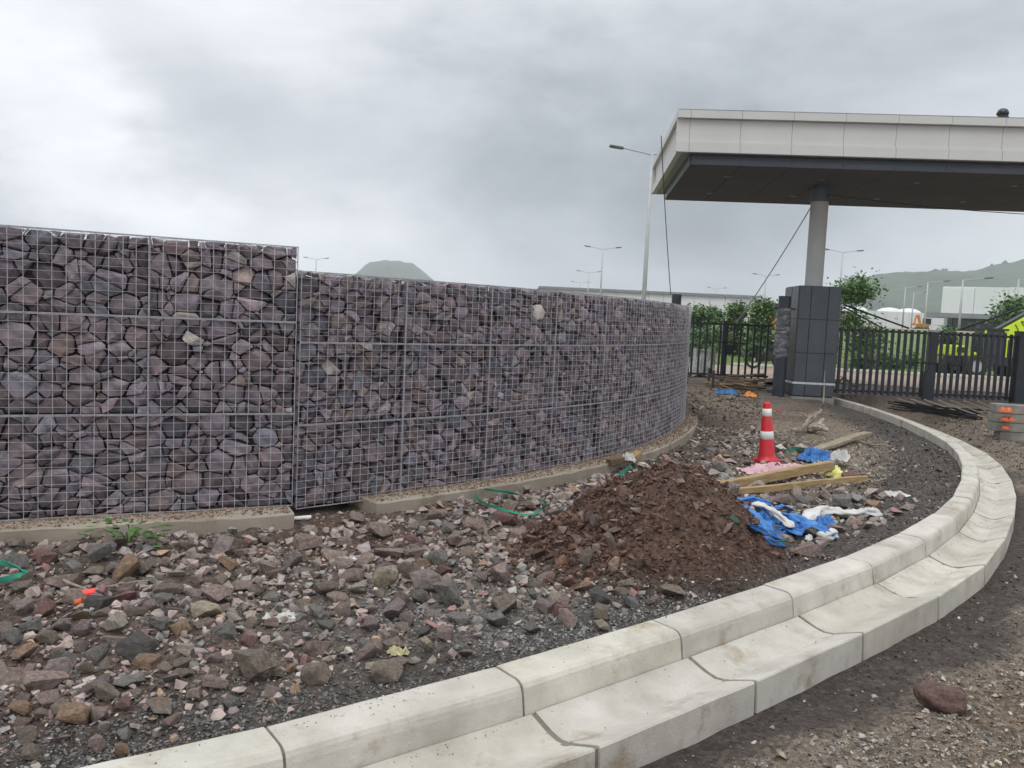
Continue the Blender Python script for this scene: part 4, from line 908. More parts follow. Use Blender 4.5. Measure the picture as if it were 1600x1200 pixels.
def gate_leaf(lab, x0, x1, Y, z0, z1, n, pw, zoff=0, rails=True, stub=0, skew=0.0, slope=0.0):
    t = thing('metal_gate', lab, 'gate', (x0, Y, z0)); w = x1 - x0
    pk = None
    for i in range(n):
        x = w * (i + .5) / n; h = z1 - z0
        if pk is None:
            pk = MB().box((0, 0, h / 2), (pw, .045, h), None, .004).mesh('picket', M_BLUEK)
        link('picket', pk, t, (x, skew * x, slope * x))
    MB().box((w / 2, .04 + skew * w / 2, z1 - z0 - .06 + slope * w / 2), (w, .03, .05), None, .003).build('top_rail', M_BLACK, t)
    MB().box((w / 2, .04 + skew * w / 2, .07 + slope * w / 2), (w, .03, .05), None, .003).build('bottom_rail', M_BLACK, t)
    return t
GY0 = 19.6
xa = at(1307, 560, GY0).x; xb = at(1447, 560, GY0).x; xc = at(1463, 560, GY0).x; xd = at(1592, 560, GY0).x; xe = xd + .25
g1 = gate_leaf('dark picket gate leaf between the clad pillar and the thick latch post', xa, xb, GY0, .24, 1.80, 14, .068)
g2 = gate_leaf('dark picket gate leaf to the right of the thick latch post', xc + .02, xd, GY0, .24, 1.80, 13, .068)
g3 = gate_leaf('dark picket fence run continuing beyond the last gate post', xe, xe + 3.2, GY0, .24, 1.80, 20, .068)
def latch_post(px, Y, zt, w, lab, box=True):
    q = at(px, 560, Y); t = thing('gate_latch_post', lab, 'post', (q.x, Y, .15))
    MB().box((0, 0, (zt - .15) / 2), (w, w * .8, zt - .15), None, .008).build('post', M_BLUEK, t)
    MB().box((0, 0, zt - .13), (w * 1.05, w * .85, .05), None, .01).build('post_cap', M_SILV if box else M_BLACK, t)
    if box:
        MB().box((.23, -.06, .80), (.22, .10, .24), None, .01).build('lock_box', M_BLACK, t)
        MB().tube([(-.42, -.09, .90), (.75, -.09, .88)], .02, 8).build('latch_bar', M_BLACK, t)
        MB().box((-.13, -.08, .36), (.10, .06, .66), None, .01).build('drop_bolt', M_BLACK, t)
latch_post(1455, GY0, 1.78, .20, 'thick dark latch post where the two gate leaves meet')
latch_post(1596, GY0 - .1, 1.84, .30, 'wide dark gate post at the right edge of the view', False)
g4 = gate_leaf('dark picket gate leaf between the stone wall and the clad pillar', at(1066, 540, 21.6).x, at(1204, 540, 21.6).x, 21.6, .36, 1.80, 13, .05)
MB().box((1.22, -.05, .75), (.20, .1, .24), None, .01).build('lock_box', M_BLACK, g4)
MB().tube([(.85, -.06, .93), (1.62, -.06, .92)], .016, 8).build('latch_bar', M_BLACK, g4)
MB().box((1.07, .0, .66), (.09, .06, 1.56), None, .005).build('middle_post', M_BLUEK, g4)
for i, px in enumerate((1073, 1100, 1107)):
    q = at(px, 600, 20.4); MB().box((0, 0, .3), (.05, .05, .9), None, .004).build('fence_stake', M_BLACK, None, loc=(q.x, 20.4 - (.9 if i == 1 else 0), -.1), label=['dark stake in the soil beside the end of the stone wall', 'tallest dark stake standing in the soil before the left gate', 'dark stake just right of the tallest one before the left gate'][i], category='stake')
# brace rods of the gates
def rod(name, lab, cat, p0, p1, r, mt, sag=0.0, n=12, grp=None):
    p0, p1 = Vector(p0), Vector(p1); L_ = [(p0.lerp(p1, i / n) - Vector((0, 0, 4 * sag * (i / n) * (1 - i / n)))) - p0 for i in range(n + 1)]
    return MB().tube(L_, r, 6).build(name, mt, None, loc=p0, label=lab, category=cat)
rod('brace_rod', 'longer black brace rod from the gate post down to the gate top', 'rod', at(1318, 476, 19.7), at(1420, 513, 19.6), .022, M_BLACK)
rod('brace_rod', 'shorter black brace rod from the gate post down to the gate top', 'rod', at(1318, 480, 19.75), at(1374, 510, 19.6), .018, M_BLACK)
rod('brace_rod', 'black brace rod rising right from the gate top before the dark entrance', 'rod', at(1497, 516, 19.6), at(1625, 472, 19.6), .020, M_BLACK)
rod('cable', 'thin cable hanging from the canopy corner to the black post', 'cable', at(1033, 212, 18.4), at(1048, 460, 20.0), .010, M_BLACK, .1)
rod('cable', 'pale cable slanting from the column top down behind the trees', 'cable', at(1268, 322, 19.1), at(1150, 505, 21.5), .013, M_POLE, .08)
rod('cable', 'dark cable sagging along under the canopy to the right', 'cable', at(1293, 304, 18.9), at(1610, 335, 19.6), .010, M_BLACK, .05)

# ================================================================ street lamps
def lamp(px, py, double=True, hgt=9.0, lab='', head=1.3, Y=None, side=1, ang=None):
    yh = 495 + .045 * (px - 800); Y = Y or (hgt - 1.69) * FPX / (yh - py); q = at(px, py, Y); zb = H(q.x, Y) - .3; h = q.z - zb
    t = thing('street_lamp', lab, 'street lamp', (q.x, Y, zb), 0)
    MB().tube([(0, 0, 0), (0, 0, h * .5), (0, 0, h)], [.11, .09, .06], 10).build('pole', M_POLE, t, smooth=True)
    for s in ((-1, 1) if double else (side,)):
        MB().tube([(0, 0, h - .05), (s * .5, 0, h + .05), (s * head, 0, h + .18)], .035, 6).build('arm', M_POLE, t)
        MB().box((s * (head + .27), 0, h + .20), (.62, .24, .10), Matrix.Rotation(-s * .12, 3, 'Y'), .03).build('lamp_head', M_LAMPH, t)
for a in [(942, 389, True, 9, 'double armed street lamp standing tallest above the wall, left of the canopy'), (920, 426, True, 9, 'middle sized double lamp close left of the taller one above the wall'), (907, 442, True, 9, 'smallest double armed lamp just showing over the curved wall'),
          (494, 405, True, 9, 'double armed lamp showing over the wall beside its step'), (1120, 451, True, 9, 'double armed lamp in front of the long white warehouse'), (1197, 431, True, 9, 'double armed lamp over the leafy tree left of the pillar'), (1317, 394, True, 9, 'double armed lamp right of the canopy column before the hill')]: lamp(*a)
lamp(1019, 240, True, 9, 'near tall street lamp half hidden behind the canopy corner', head=1.25)
for px, py, lab, Y in [(1505, 437, 'grey lamp post standing before the dark entrance of the white building', 62), (1450, 441, 'thin lamp post left of the white building on the lawn', 85), (1415, 449, 'faint lamp post in front of the hill, left of the thin one', 115), (1428, 458, 'faintest lamp post between two others before the hill', 140), (1592, 436, 'lamp post by the right edge of the white building', 70)]:
    lamp(px, py, False, 9, lab, Y=Y, side=1, head=1.6)

# ================================================================ far buildings
def base_z(x, y): return H(x, y) - .5
def warehouse_left():
    Y = 150; a = at(845, 447, Y); b = at(1182, 463, Y + 0); t = thing('warehouse', 'long low white warehouse behind the curved wall and the left gate', 'building', (a.x, Y, 0))
    zt = a.z; w = b.x - a.x; n = 14
    for i in range(n): pbox(w * i / n + .03, w * (i + 1) / n - .03, 0, .2, 0, zt - .45, 0).build('wall_panel', M_WH, t)
    pbox(0, w, .25, 40, 0, zt - .5, 0).build('wall', M_WH, t)
    pbox(-.3, w + .3, -.4, 41, zt - .45, zt, 0).build('roof', M_ROOFG, t)
    c_ = at(1185, 478, Y + 20); d_ = at(1232, 480, Y + 20); pbox(c_.x - a.x, d_.x - a.x, 20, 50, 0, c_.z, 0).build('annex_wall', M_WH, t)
warehouse_left()
def building_right():
    Y = 100; a = at(1473, 450, Y); t = thing('warehouse', 'white block building with dark recessed entrance in front of the hill', 'building', (a.x, Y, 0), math.radians(-31)); 
    for i in range(7): pbox(3.4 * i + .02, 3.4 * (i + 1) - .02, 0, .25, at(1473, 490, Y).z, a.z + .12 * i, 0).build('wall_panel', M_WH, t)
    pbox(0, 24, .3, 40, at(1473, 490, Y).z, a.z + .2, 0).build('wall', M_WH, t)
    zc = at(1473, 491, Y).z
    pbox(-1.5, 26, -3, 0.2, zc - .45, zc + .1, 0).build('entrance_roof', M_ROOFG, t)
    pbox(1.2, 24, .8, 2, 0, zc - .4, 0).build('entrance_glazing', M_GLASS, t)
    for i in range(8): pbox(.8 + 3 * i, 1.3 + 3 * i, -.3, .3, 0, zc - .46, 0).build('entrance_column', M_ROOFG, t)
    for i in range(12): pbox(1.3 + 1.9 * i, 1.42 + 1.9 * i, .72, .79, 0, zc - .5, 0).build('mullion', M_BAND, t)
building_right()
def low_hall():
    Y = 170; a = at(1330, 484, Y); b = at(1476, 490, Y); t = thing('white_hall', 'low white hall with rounded roof vents below the hill', 'building', (a.x, Y, 0)); w = b.x - a.x; n = 8
    for i in range(n): pbox(w * i / n + .03, w * (i + 1) / n - .03, 0, .2, 0, a.z, 0).build('wall_panel', M_WH, t)
    pbox(0, w, .3, 30, 0, a.z - .2, 0).build('wall', M_WH, t)
    for px in (1400, 1430, 1345):
        q = at(px, 485, Y); MB().lathe([(2.6, 0), (2.3, .5), (1.5, .9), (.3, 1.1), (0, 1.1)], (q.x - a.x, 3, a.z - .2), 14).build('roof_vent', M_WH, t, smooth=True)
low_hall()

# ================================================================ hills
def hill(name, pts, Y, depth, seed, n=160, drop=0):
    """a terrain mass whose skyline runs through pts (seen from the site), rising in depth from Y to Y+depth"""
    r = np.random.RandomState(seed); px = np.linspace(pts[0][0], pts[-1][0], n); py = np.interp(px, [p[0] for p in pts], [p[1] for p in pts])
    top = np.array([at(a, b, Y + depth)[:] for a, b in zip(px, py)]); m_ = 26; V = []
    for j in range(m_ + 9):
        t = j / (m_ - 1)
        for i in range(n):
            x, y, z = top[i]; z = max(z, 0)
            if t <= 1: zz = z * (t ** .62); yy_ = Y + depth * t; xx = x * (yy_ / (Y + depth)) if False else x
            else: zz = z * max(0, 1 - (t - 1) * 2.9); yy_ = Y + depth * t; xx = x
            k = math.sin(min(t, 1) * PI) * .35 + .05
            zz += z * k * (float(vnoise(np.array([xx * .015 + seed]), np.array([yy_ * .02]))[0]) - .5) * .8
            zz += (mnoise.noise(Vector((xx * .07, yy_ * .07, seed))) * 1.6 + mnoise.noise(Vector((xx * .25, yy_ * .25, seed))) * .9) * min(1, z / 12)
            V.append((xx, yy_, zz - 2))
    M_ = m_ + 9; i_ = np.arange(n * M_).reshape(M_, n); q = np.stack([i_[:-1, :-1], i_[:-1, 1:], i_[1:, 1:], i_[1:, :-1]], -1).reshape(-1, 4)
    me = np_mesh(name, np.array(V), q, M_HILL); me.polygons.foreach_set('use_smooth', np.ones(len(me.polygons), bool)); link(name, me, kind='structure')
hill('hill', [(1288, 520), (1300, 470), (1308, 445), (1322, 436), (1345, 429), (1380, 425), (1420, 423), (1465, 421), (1505, 421), (1530, 416), (1550, 410), (1580, 405), (1600, 399), (1660, 388), (1740, 380), (1850, 384), (2000, 400), (2200, 450), (2300, 560)], 560, 260, 3)
hill('hill', [(470, 500), (520, 455), (552, 428), (565, 417), (578, 407), (600, 404), (625, 405), (645, 409), (658, 419), (672, 431), (690, 445), (740, 475), (800, 505)], 1150, 260, 8, 90)
r = random.Random(5)       # single trees standing on the ridge
for i, (px, py, s) in enumerate([(1410, 421, 3), (1418, 420, 4), (1426, 420, 3.5), (1462, 417, 5), (1475, 418, 5), (1481, 419, 3.5), (1393, 423, 3), (1550, 408, 4), (1572, 404, 5)]):
    q = at(px, py + 2, 820); t = thing('ridge_tree', 'small tree on the skyline of the right hill, %s' % ['third from the left', 'fourth from the left, taller', 'fifth from the left', 'left of the wide pair', 'wide crowned one of the pair', 'low one beside the pair', 'leftmost of all', 'at the start of the steeper rise', 'nearest to the right edge'][i], 'tree', (q.x, 820, q.z - 6))
    MB().tube([(0, 0, -4), (0, 0, s)], .3, 5).build('trunk', M_TRUNK, t)
    V = []; T = []
    q_ = MB()
    for k in range(5):
        c_ = Vector((r.uniform(-s * .5, s * .5), r.uniform(-1, 1), s * r.uniform(.5, 1.0))); v, tt = MED[k]; q_.add([Vector(p_) * s * r.uniform(.7, 1.0) + c_ for p_ in v], [tuple(x) for x in tt])
    me = q_.mesh('crown', M_LEAF); set_tint(me, (.5, .5, .5)); link('crown', me, t)

# ================================================================ vegetation
def leafy(name, lab, cat, x, y, h, rx, n, ls, seed, trunk=True, tintv=(1, 1, 1), shape='tree', zb=None, group=None, z0f=.25):
    r = np.random.RandomState(seed); zb = H(x, y) if zb is None else zb; t = thing(name, lab, cat, (x, y, zb), 0, group)
    limbs = MB(); tips = []
    rr = random.Random(seed)
    if trunk:
        top = Vector((rr.uniform(-.1, .1), rr.uniform(-.1, .1), h * .92)); pts = [Vector((0, 0, -.1)), Vector((rr.uniform(-.05, .05), 0, h * .3)), Vector((rr.uniform(-.1, .1), rr.uniform(-.1, .1), h * .6)), top]
        limbs.tube(pts, [h * .018, h * .014, h * .009, h * .003], 7)
        for i in range(14):
            f = rr.uniform(z0f, .9); b = Vector((0, 0, h * f)); a = rr.uniform(0, 6.28); L_ = rx * (1.15 - f * .6) * rr.uniform(.6, 1.1); e = b + Vector((math.cos(a) * L_, math.sin(a) * L_, L_ * rr.uniform(.3, .9)))
            limbs.tube([b, b.lerp(e, .5) + Vector((0, 0, .04)), e], [h * .006, h * .004, h * .002], 5); tips += [e, b.lerp(e, .6)]
        tips.append(top)
    else:
        for i in range(12):
            a = rr.uniform(0, 6.28); q = rr.uniform(.1, 1) * rx * .75; e = Vector((math.cos(a) * q, math.sin(a) * q, h * rr.uniform(.3, .85))); limbs.tube([Vector((0, 0, 0)), e], [.012, .004], 4); tips.append(e)
    limbs.build('trunk' if trunk else 'stems', M_TRUNK, t)
    tips = np.array([v[:] for v in tips]); k = r.randint(0, len(tips), n); cs = rx * .34
    ls = ls * 1.25; C = tips[k] + r.normal(0, 1, (n, 3)) * cs * np.array([1, 1, .8]); C[:, 2] = np.maximum(C[:, 2], .04)
    a = r.uniform(0, 2 * PI, n); tl = r.uniform(-1.1, .7, n); s = ls * r.uniform(.6, 1.3, n)
    dx = np.stack([np.cos(a) * np.cos(tl), np.sin(a) * np.cos(tl), np.sin(tl)], 1); up = np.array([0, 0, 1.0]) + r.normal(0, .5, (n, 3)); wx = np.cross(dx, up); wx /= np.linalg.norm(wx, axis=1)[:, None]
    V = np.stack([C, C + dx * s[:, None] * .5 + wx * s[:, None] * .24, C + dx * s[:, None], C + dx * s[:, None] * .5 - wx * s[:, None] * .24], 1).reshape(-1, 3)
    F = np.arange(n * 4).reshape(-1, 4); v = r.uniform(.6, 1.35, n)[:, None] * (.75 + .5 * r.rand(len(tips))[k])[:, None]
    col = np.array(tintv) * v * np.stack([r.uniform(.85, 1.2, n), np.ones(n), r.uniform(.7, 1.1, n)], 1)
    o = link('crown' if trunk else 'foliage', np_mesh('crown', V, F, M_LEAF, np.repeat(col, 4, 0)), t); return t
def veg(px, ytop, yb, Y, wpx, **k):
    b = at(px, yb, Y); tp = at(px, ytop, Y); return dict(x=b.x, y=Y, h=tp.z - max(H(b.x, Y), -1), rx=wpx / FPX * Y / 2)
def tree_at(lab, px, ytop, Y, wpx, n, seed, ls=.13, **kw):
    q = veg(px, ytop, 560, Y, wpx); return leafy('young_tree', lab, 'tree', q['x'], Y, q['h'], q['rx'], n, ls, seed, **kw)
tree_at('slender leafy tree just left of the clad pillar, beyond the gate', 1185, 466, 36, 40, 3800, 1, z0f=.18)
tree_at('slim pointed tree between the gate lock and the pillar tree', 1150, 476, 37, 34, 3000, 2, z0f=.15)
tree_at('broad leafy tree directly right of the clad pillar', 1332, 443, 31, 62, 4500, 3, z0f=.2, tintv=(.85, .95, .85))
tree_at('dark roundish tree farthest left beyond the gate', 1090, 488, 46, 40, 2600, 4, .16, z0f=.2, tintv=(.8, .9, .9))
tree_at('rounded dark tree behind the lamp before the warehouse', 1108, 490, 55, 30, 1800, 5, .2, z0f=.3, tintv=(.7, .8, .8))
tree_at('dense dark tree rising behind the lime crane boom', 1598, 486, 60, 75, 3500, 6, .3, z0f=.1, tintv=(.6, .8, .6))
tree_at('small round tree behind the thick latch post', 1478, 517, 38, 36, 2000, 7, .13, z0f=.15, tintv=(.75, .85, .75))
bl = [(1095, 520, 40, 50), (1125, 515, 39, 52), (1165, 520, 40, 46), (1205, 530, 36, 40), (1085, 535, 36, 36), (1140, 535, 37, 40), (1180, 540, 34, 34)]
pos_txt = ['behind the far end of the stone wall', 'behind the gate lock box', 'between the two slim trees', 'directly left of the wrapped post', 'low behind the first gate pickets', 'below the slim pointed tree', 'below the tree by the pillar']
for i, (px, yt, Y, w) in enumerate(bl):
    q = veg(px, yt, 560, Y, w); leafy('shrub', 'green roadside shrub, ' + pos_txt[i], 'shrub', q['x'], Y, q['h'], q['rx'], 1500, .13, 40 + i, trunk=False, tintv=(.75, .85, .75), group='shrubs along the far road')
pos_txt = ['first after the pillar tree', 'low and dark under the pillar tree', 'under the hill in the open lawn', 'left of the thick latch post', 'right of the latch post', 'left of the crane', 'behind the last gate pickets', 'by the right edge', 'low on the far lawn near the excavator']
for i, (px, yt, Y, w) in enumerate([(1375, 552, 33, 34), (1345, 552, 32, 40), (1423, 555, 34, 30), (1398, 560, 33, 22), (1490, 560, 33, 40), (1520, 565, 32, 30), (1575, 560, 31, 40), (1598, 565, 31, 30), (1432, 520, 62, 22)]):
    q = veg(px, yt, 560, Y, w); leafy('shrub', 'green bush on the far lawn, ' + pos_txt[i], 'shrub', q['x'], Y, q['h'], q['rx'], 900, .11, 70 + i, trunk=False, tintv=(.9, 1.0, .7), group='bushes on the lawn')
# the weed at the foot of the plinth
q = gz(200, 858, .0); wt_ = thing('weed', 'small green weed growing against the concrete plinth', 'plant', (q.x, q.y, H(q.x, q.y))); wt_.scale = (1.7, 1.4, 1.0)
rr = random.Random(8)
for i in range(60):
    a = rr.uniform(0, 6.28); L_ = rr.uniform(.05, .15); e = Vector((math.cos(a) * L_, math.sin(a) * L_ * .7, rr.uniform(.02, .16))); d_ = Vector((math.cos(a), math.sin(a), rr.uniform(-.4, .3))).normalized(); s_ = d_.cross(Vector((0, 0, 1))).normalized(); ll = rr.uniform(.03, .055)
    q = MB(); P_ = [e, e + d_ * ll * .35 + s_ * ll * .28, e + d_ * ll * .75 + s_ * ll * .22, e + d_ * ll, e + d_ * ll * .75 - s_ * ll * .22, e + d_ * ll * .35 - s_ * ll * .28]; mid = e + d_ * ll * .5 - Vector((0, 0, .004))
    q.add(P_ + [mid], [(0, 1, 6), (1, 2, 6), (2, 3, 6), (3, 4, 6), (4, 5, 6), (5, 0, 6)]); me = q.mesh('leaf', M_LEAF); v = rr.uniform(.6, 1.2); set_tint(me, (v * .8, v, v * .8)); link('leaf', me, wt_)
q = MB()
for i in range(9): a = rr.uniform(0, 6.28); q.tube([(0, 0, -.02), (math.cos(a) * .04, math.sin(a) * .03, .07), (math.cos(a) * .10, math.sin(a) * .07, .12)], .0025, 4)
me = q.mesh('stems', M_LEAF); set_tint(me, (1, 1, .6)); link('stems', me, wt_)
# rough grass tufts on the far verge
r = np.random.RandomState(3); n = 9000; x = r.uniform(4, 26, n); y = 32.2 + SK * x + r.rand(n) ** 1.5 * 16; z = height(x, y) + .02; s = r.uniform(.05, .14, n); a = r.uniform(0, 6.28, n)
V = np.stack([np.c_[x, y, z], np.c_[x + np.cos(a) * .03, y + np.sin(a) * .03, z], np.c_[x + r.normal(0, .03, n), y, z + s]], 1).reshape(-1, 3)
tag(link('grass', np_mesh('grass', V, np.arange(n * 3).reshape(-1, 3), M_LEAF, np.repeat(np.c_[1.5 * np.ones(n), 1.6 * np.ones(n), .7 * np.ones(n)] * r.uniform(.7, 1.2, (n, 1)), 3, 0))), 'grass blades on the lawn beyond the gates', 'grass', None, 'stuff')

# ================================================================ traffic cone
q = gz(1198, 722, 0); cz = H(q.x, q.y)
cone = thing('traffic_cone', 'red traffic cone with two white bands standing on the soil', 'traffic cone', (q.x, q.y, cz + .005), .3); cone.rotation_euler = (0, math.radians(-4.0), .2)
CH_ = .765
def cr_(z): return .108 - (.108 - .046) * (z / CH_)
MB().box((0, 0, .02), (.29, .29, .04), None, .012).build('base', M_RED, cone)
def band(z0, z1, nm, mt, ex): MB().lathe([(cr_(z0) + ex - .004, z0), (cr_(z0) + ex, z0 + .003), (cr_(z1) + ex, z1 - .003), (cr_(z1) + ex - .004, z1)], (0, 0, 0), 32).build(nm, mt, cone, smooth=True)
MB().lathe([(.135, .04), (.125, .05), (.112, .075), (cr_(.1), .1), (cr_(CH_ - .02), CH_ - .02), (cr_(CH_) - .006, CH_), (cr_(CH_) - .016, CH_), (cr_(CH_) - .02, CH_ - .05)], (0, 0, 0), 32).build('body', M_RED, cone, smooth=True)
band(.30, .40, 'reflective_band', M_WHITE, .003); band(.59, .685, 'reflective_band', M_WHITE, .003)

# ================================================================ cloths and sacks
def crumple(name, lab, cat, cx, cy, lx, ly, rz, h, mt, seed, folds=5, parts=None, zadd=0.0):
    r = np.random.RandomState(seed); n, m_ = 72, 34; V = []; ph = r.uniform(0, 6.28, 8)
    for j in range(m_):
        rad = (j / (m_ - 1))
        for i in range(n):
            a = 2 * PI * i / n; R = 1 + .16 * math.sin(2 * a + ph[0]) + .12 * math.sin(3 * a + ph[1]) + .08 * math.sin(7 * a + ph[2]) + .05 * math.sin(13 * a + ph[3]); R *= rad
            u, v = R * math.cos(a) * lx / 2, R * math.sin(a) * ly / 2
            V.append((u, v, 0))
    V = np.array(V); x, y = V[:, 0], V[:, 1]; sc_ = folds / max(lx, ly)
    wx = x + .10 * (fbm(x * 3 + seed, y * 3, 3) - .5) * lx; wy = y + .3 * (fbm(x * 3, y * 3 + seed, 3) - .5) * ly
    rid = 1 - np.abs(2 * vnoise(wx * sc_ * .9 + seed, wy * sc_ * 2.0 + seed) - 1) * 2.4; rid2 = 1 - np.abs(2 * vnoise(wx * sc_ * 2.2 + wy * sc_ + 7, wy * sc_ * 3.6 - wx * sc_ + seed) - 1) * 2.6
    base = fbm(x * 2 / lx + seed * 3, y * 2 / ly, 2); edge = np.clip((1 - np.repeat(np.linspace(0, 1, m_), n)) * 5, 0, 1)
    z = (np.clip(rid, 0, 1) * .6 + np.clip(rid2, 0, 1) * .45 + base * .35) * h * (.25 + .75 * edge) + .006
    ca, sa = math.cos(rz), math.sin(rz); X = cx + x * ca - y * sa; Y = cy + x * sa + y * ca; Z = height(X, Y) + z + zadd
    loc = Vector((cx, cy, H(cx, cy))); i_ = np.arange(n * m_).reshape(m_, n); nx1 = np.roll(i_, -1, 1); q = np.stack([i_[:-1], nx1[:-1], nx1[1:], i_[1:]], -1).reshape(-1, 4)
    me = np_mesh(name, np.c_[X - loc.x, Y - loc.y, Z - loc.z], q[n:], mt)
    fan = [tuple(int(t) for t in i_[1])]
    bm = bmesh.new(); bm.from_mesh(me); bm.verts.ensure_lookup_table(); bm.faces.new([bm.verts[t] for t in fan[0]]); bmesh.ops.delete(bm, geom=[v for v in bm.verts if not v.link_faces], context='VERTS')
    bmesh.ops.recalc_face_normals(bm, faces=bm.faces[:]); bm.to_mesh(me); bm.free()
    o = link(name, me, None, loc); tag(o, lab, cat)
    me.polygons.foreach_set('use_smooth', [True] * len(me.polygons))
    s = o.modifiers.new('thickness', 'SOLIDIFY'); s.thickness = .004; s.offset = 1
    return o
def roll(name, lab, cat, pts, r, mt, seed, flat=.6):
    """a twisted bundle of cloth along pts"""
    rr = random.Random(seed); P_ = []; k = 6
    pts = [Vector(p) for p in pts]; dense = []
    for i in range(len(pts) - 1):
        for t in range(k): dense.append(pts[i].lerp(pts[i + 1], t / k))
    dense.append(pts[-1]); o0 = dense[0].copy(); q = MB(); n = 20
    rs = [r * (.75 + .35 * rr.random()) for _ in dense]; rs[0] *= .5; rs[-1] *= .6
    q.tube([d - o0 for d in dense], rs, n)
    vs = []
    for i, v in enumerate(q.v):
        k_ = i % n; a = 2 * PI * k_ / n; f = 1 + .30 * math.sin(a * 3 + i // n * .35 + seed) + .14 * math.sin(a * 5 - i // n * .5) + .35 * mnoise.noise(Vector(v) * 16 + Vector((seed, 0, 0)))
        c0 = dense[min(i // n, len(dense) - 1)] - o0; w = c0 + (Vector(v) - c0) * f; w.z = c0.z + (w.z - c0.z) * flat; vs.append(w)
    q.v = vs; o = q.build(name, mt, None, smooth=True, loc=o0, label=lab, category=cat) if lab else q.build(name, mt, None, smooth=True, loc=o0); return o
def G(px, py, dz=0.0):
    q = gz(px, py, 0)
    for _ in range(3): q = gz(px, py, H(q.x, q.y) + dz)
    return q
a = G(1190, 812); b = G(1205, 822)
crumple('blue_tarpaulin', 'large crumpled blue tarpaulin at the foot of the brown soil heap', 'tarpaulin', G(1186, 832).x, G(1186, 826).y, .60, .62, .35, .10, M_BLUE, 4, 4)
TARP = bpy.data.objects['blue_tarpaulin']
crumple('blue_tarpaulin', 'smaller blue tarpaulin lobe stretching right towards the kerb', 'tarpaulin', G(1245, 836).x, G(1245, 836).y, .50, .34, -.55, .09, M_BLUE, 9, 3.5)
TARP2 = bpy.data.objects['blue_tarpaulin.001']
crumple('blue_tarpaulin', 'dark blue scrap tucked under the white sack', 'tarpaulin', G(1285, 822).x, G(1285, 822).y, .22, .34, .2, .07, M_BLUE, 15, 4)
def fold(par, pts, r, seed):
    o = roll('fold', None, None, pts, r * .72, M_BLUE, seed, .55); o.parent = par; o.matrix_parent_inverse = Matrix.Translation(-Vector(par.location))
    for k_ in ('label', 'category'):
        if k_ in o: del o[k_]
Z_ = lambda px, py, dz: G(px, py) + Vector((0, 0, dz))
fold(TARP, [Z_(1128, 800, .05), Z_(1150, 797, .09), Z_(1175, 793, .09), Z_(1204, 796, .05)], .05, 1)
fold(TARP, [Z_(1136, 812, .06), Z_(1158, 812, .10), Z_(1180, 822, .10), Z_(1196, 838, .06)], .06, 2)
fold(TARP, [Z_(1158, 826, .04), Z_(1176, 838, .07), Z_(1196, 848, .07), Z_(1218, 850, .04)], .055, 3)
fold(TARP, [Z_(1180, 800, .08), Z_(1192, 810, .11), Z_(1200, 826, .08)], .05, 4)
fold(TARP, [Z_(1190, 846, .03), Z_(1204, 856, .04), Z_(1224, 858, .03)], .045, 5)
fold(TARP2, [Z_(1215, 815, .06), Z_(1240, 824, .09), Z_(1266, 836, .09), Z_(1296, 846, .05)], .072, 6)
fold(TARP2, [Z_(1205, 830, .04), Z_(1228, 838, .07), Z_(1250, 846, .05)], .05, 7)
fold(TARP2, [Z_(1205, 801, .03), Z_(1222, 800, .06), Z_(1238, 802, .03)], .035, 8)
roll('white_cloth', 'twisted white strip lying across the blue tarpaulin', 'cloth', [G(1176, 808) + Vector((0, 0, .13)), G(1198, 818) + Vector((0, 0, .14)), G(1215, 832) + Vector((0, 0, .15)), G(1238, 842) + Vector((0, 0, .10))], .038, M_WSACK, 3)
roll('white_sack', 'dirty white sack rolled out right of the blue tarpaulin', 'sack', [G(1262, 826) + Vector((0, 0, .06)), G(1272, 812) + Vector((0, 0, .08)), G(1298, 810) + Vector((0, 0, .07)), G(1325, 812) + Vector((0, 0, .05)), G(1350, 808) + Vector((0, 0, .05)), G(1374, 807) + Vector((0, 0, .03))], .062, M_WSACK, 5)
roll('white_sack', 'crushed white bag end hanging off the right tarpaulin lobe', 'sack', [G(1286, 846) + Vector((0, 0, .04)), G(1302, 842) + Vector((0, 0, .05))], .06, M_WSACK, 6)
crumple('pink_sheet', 'pale pink sheet spread behind the timber beside the cone', 'sheet', G(1222, 735).x, G(1222, 735).y, 1.15, .5, .15, .06, M_PINK, 21, 5)
crumple('blue_cloth', 'blue cloth draped at the end of the far plank', 'cloth', G(1278, 722).x, G(1278, 722).y, .52, .36, -.1, .13, M_BLUE, 25, 4)
crumple('yellow_cloth', 'yellow and white crumpled plastic under the end of the timber', 'cloth', G(1298, 742).x, G(1298, 742).y, .44, .5, .2, .10, M_YEL, 28, 4)
crumple('white_scrap', 'white torn scrap on top of the yellow plastic', 'cloth', G(1312, 733).x, G(1312, 733).y, .2, .22, .2, .10, M_WSACK, 31, 4, zadd=.10)
crumple('white_scrap', 'small white scrap between the tarpaulin and the kerb', 'scrap', G(1263, 845).x, G(1263, 845).y, .06, .06, .2, .04, M_WHITE, 32, 3)
crumple('blue_cloth', 'small blue bundle on the soil far back before the left gate', 'cloth', G(1133, 617).x, G(1133, 617).y, .42, .35, 0, .12, M_BLUE, 35, 4)
crumple('orange_cloth', 'orange scrap on the soil far back by the wrapped post', 'cloth', G(1172, 618).x, G(1172, 618).y, .28, .3, 0, .06, M_EXOR, 36, 4)
crumple('red_scrap', 'small red scrap on the gravel behind the cone', 'scrap', G(1217, 643).x, G(1217, 643).y, .13, .12, 0, .02, M_RED, 37, 4)
crumple('pale_paper', 'whitish crumpled paper on the stones in front of the wall', 'scrap', G(440, 968).x, G(440, 968).y, .16, .1, .1, .03, M_WSACK, 38, 4)
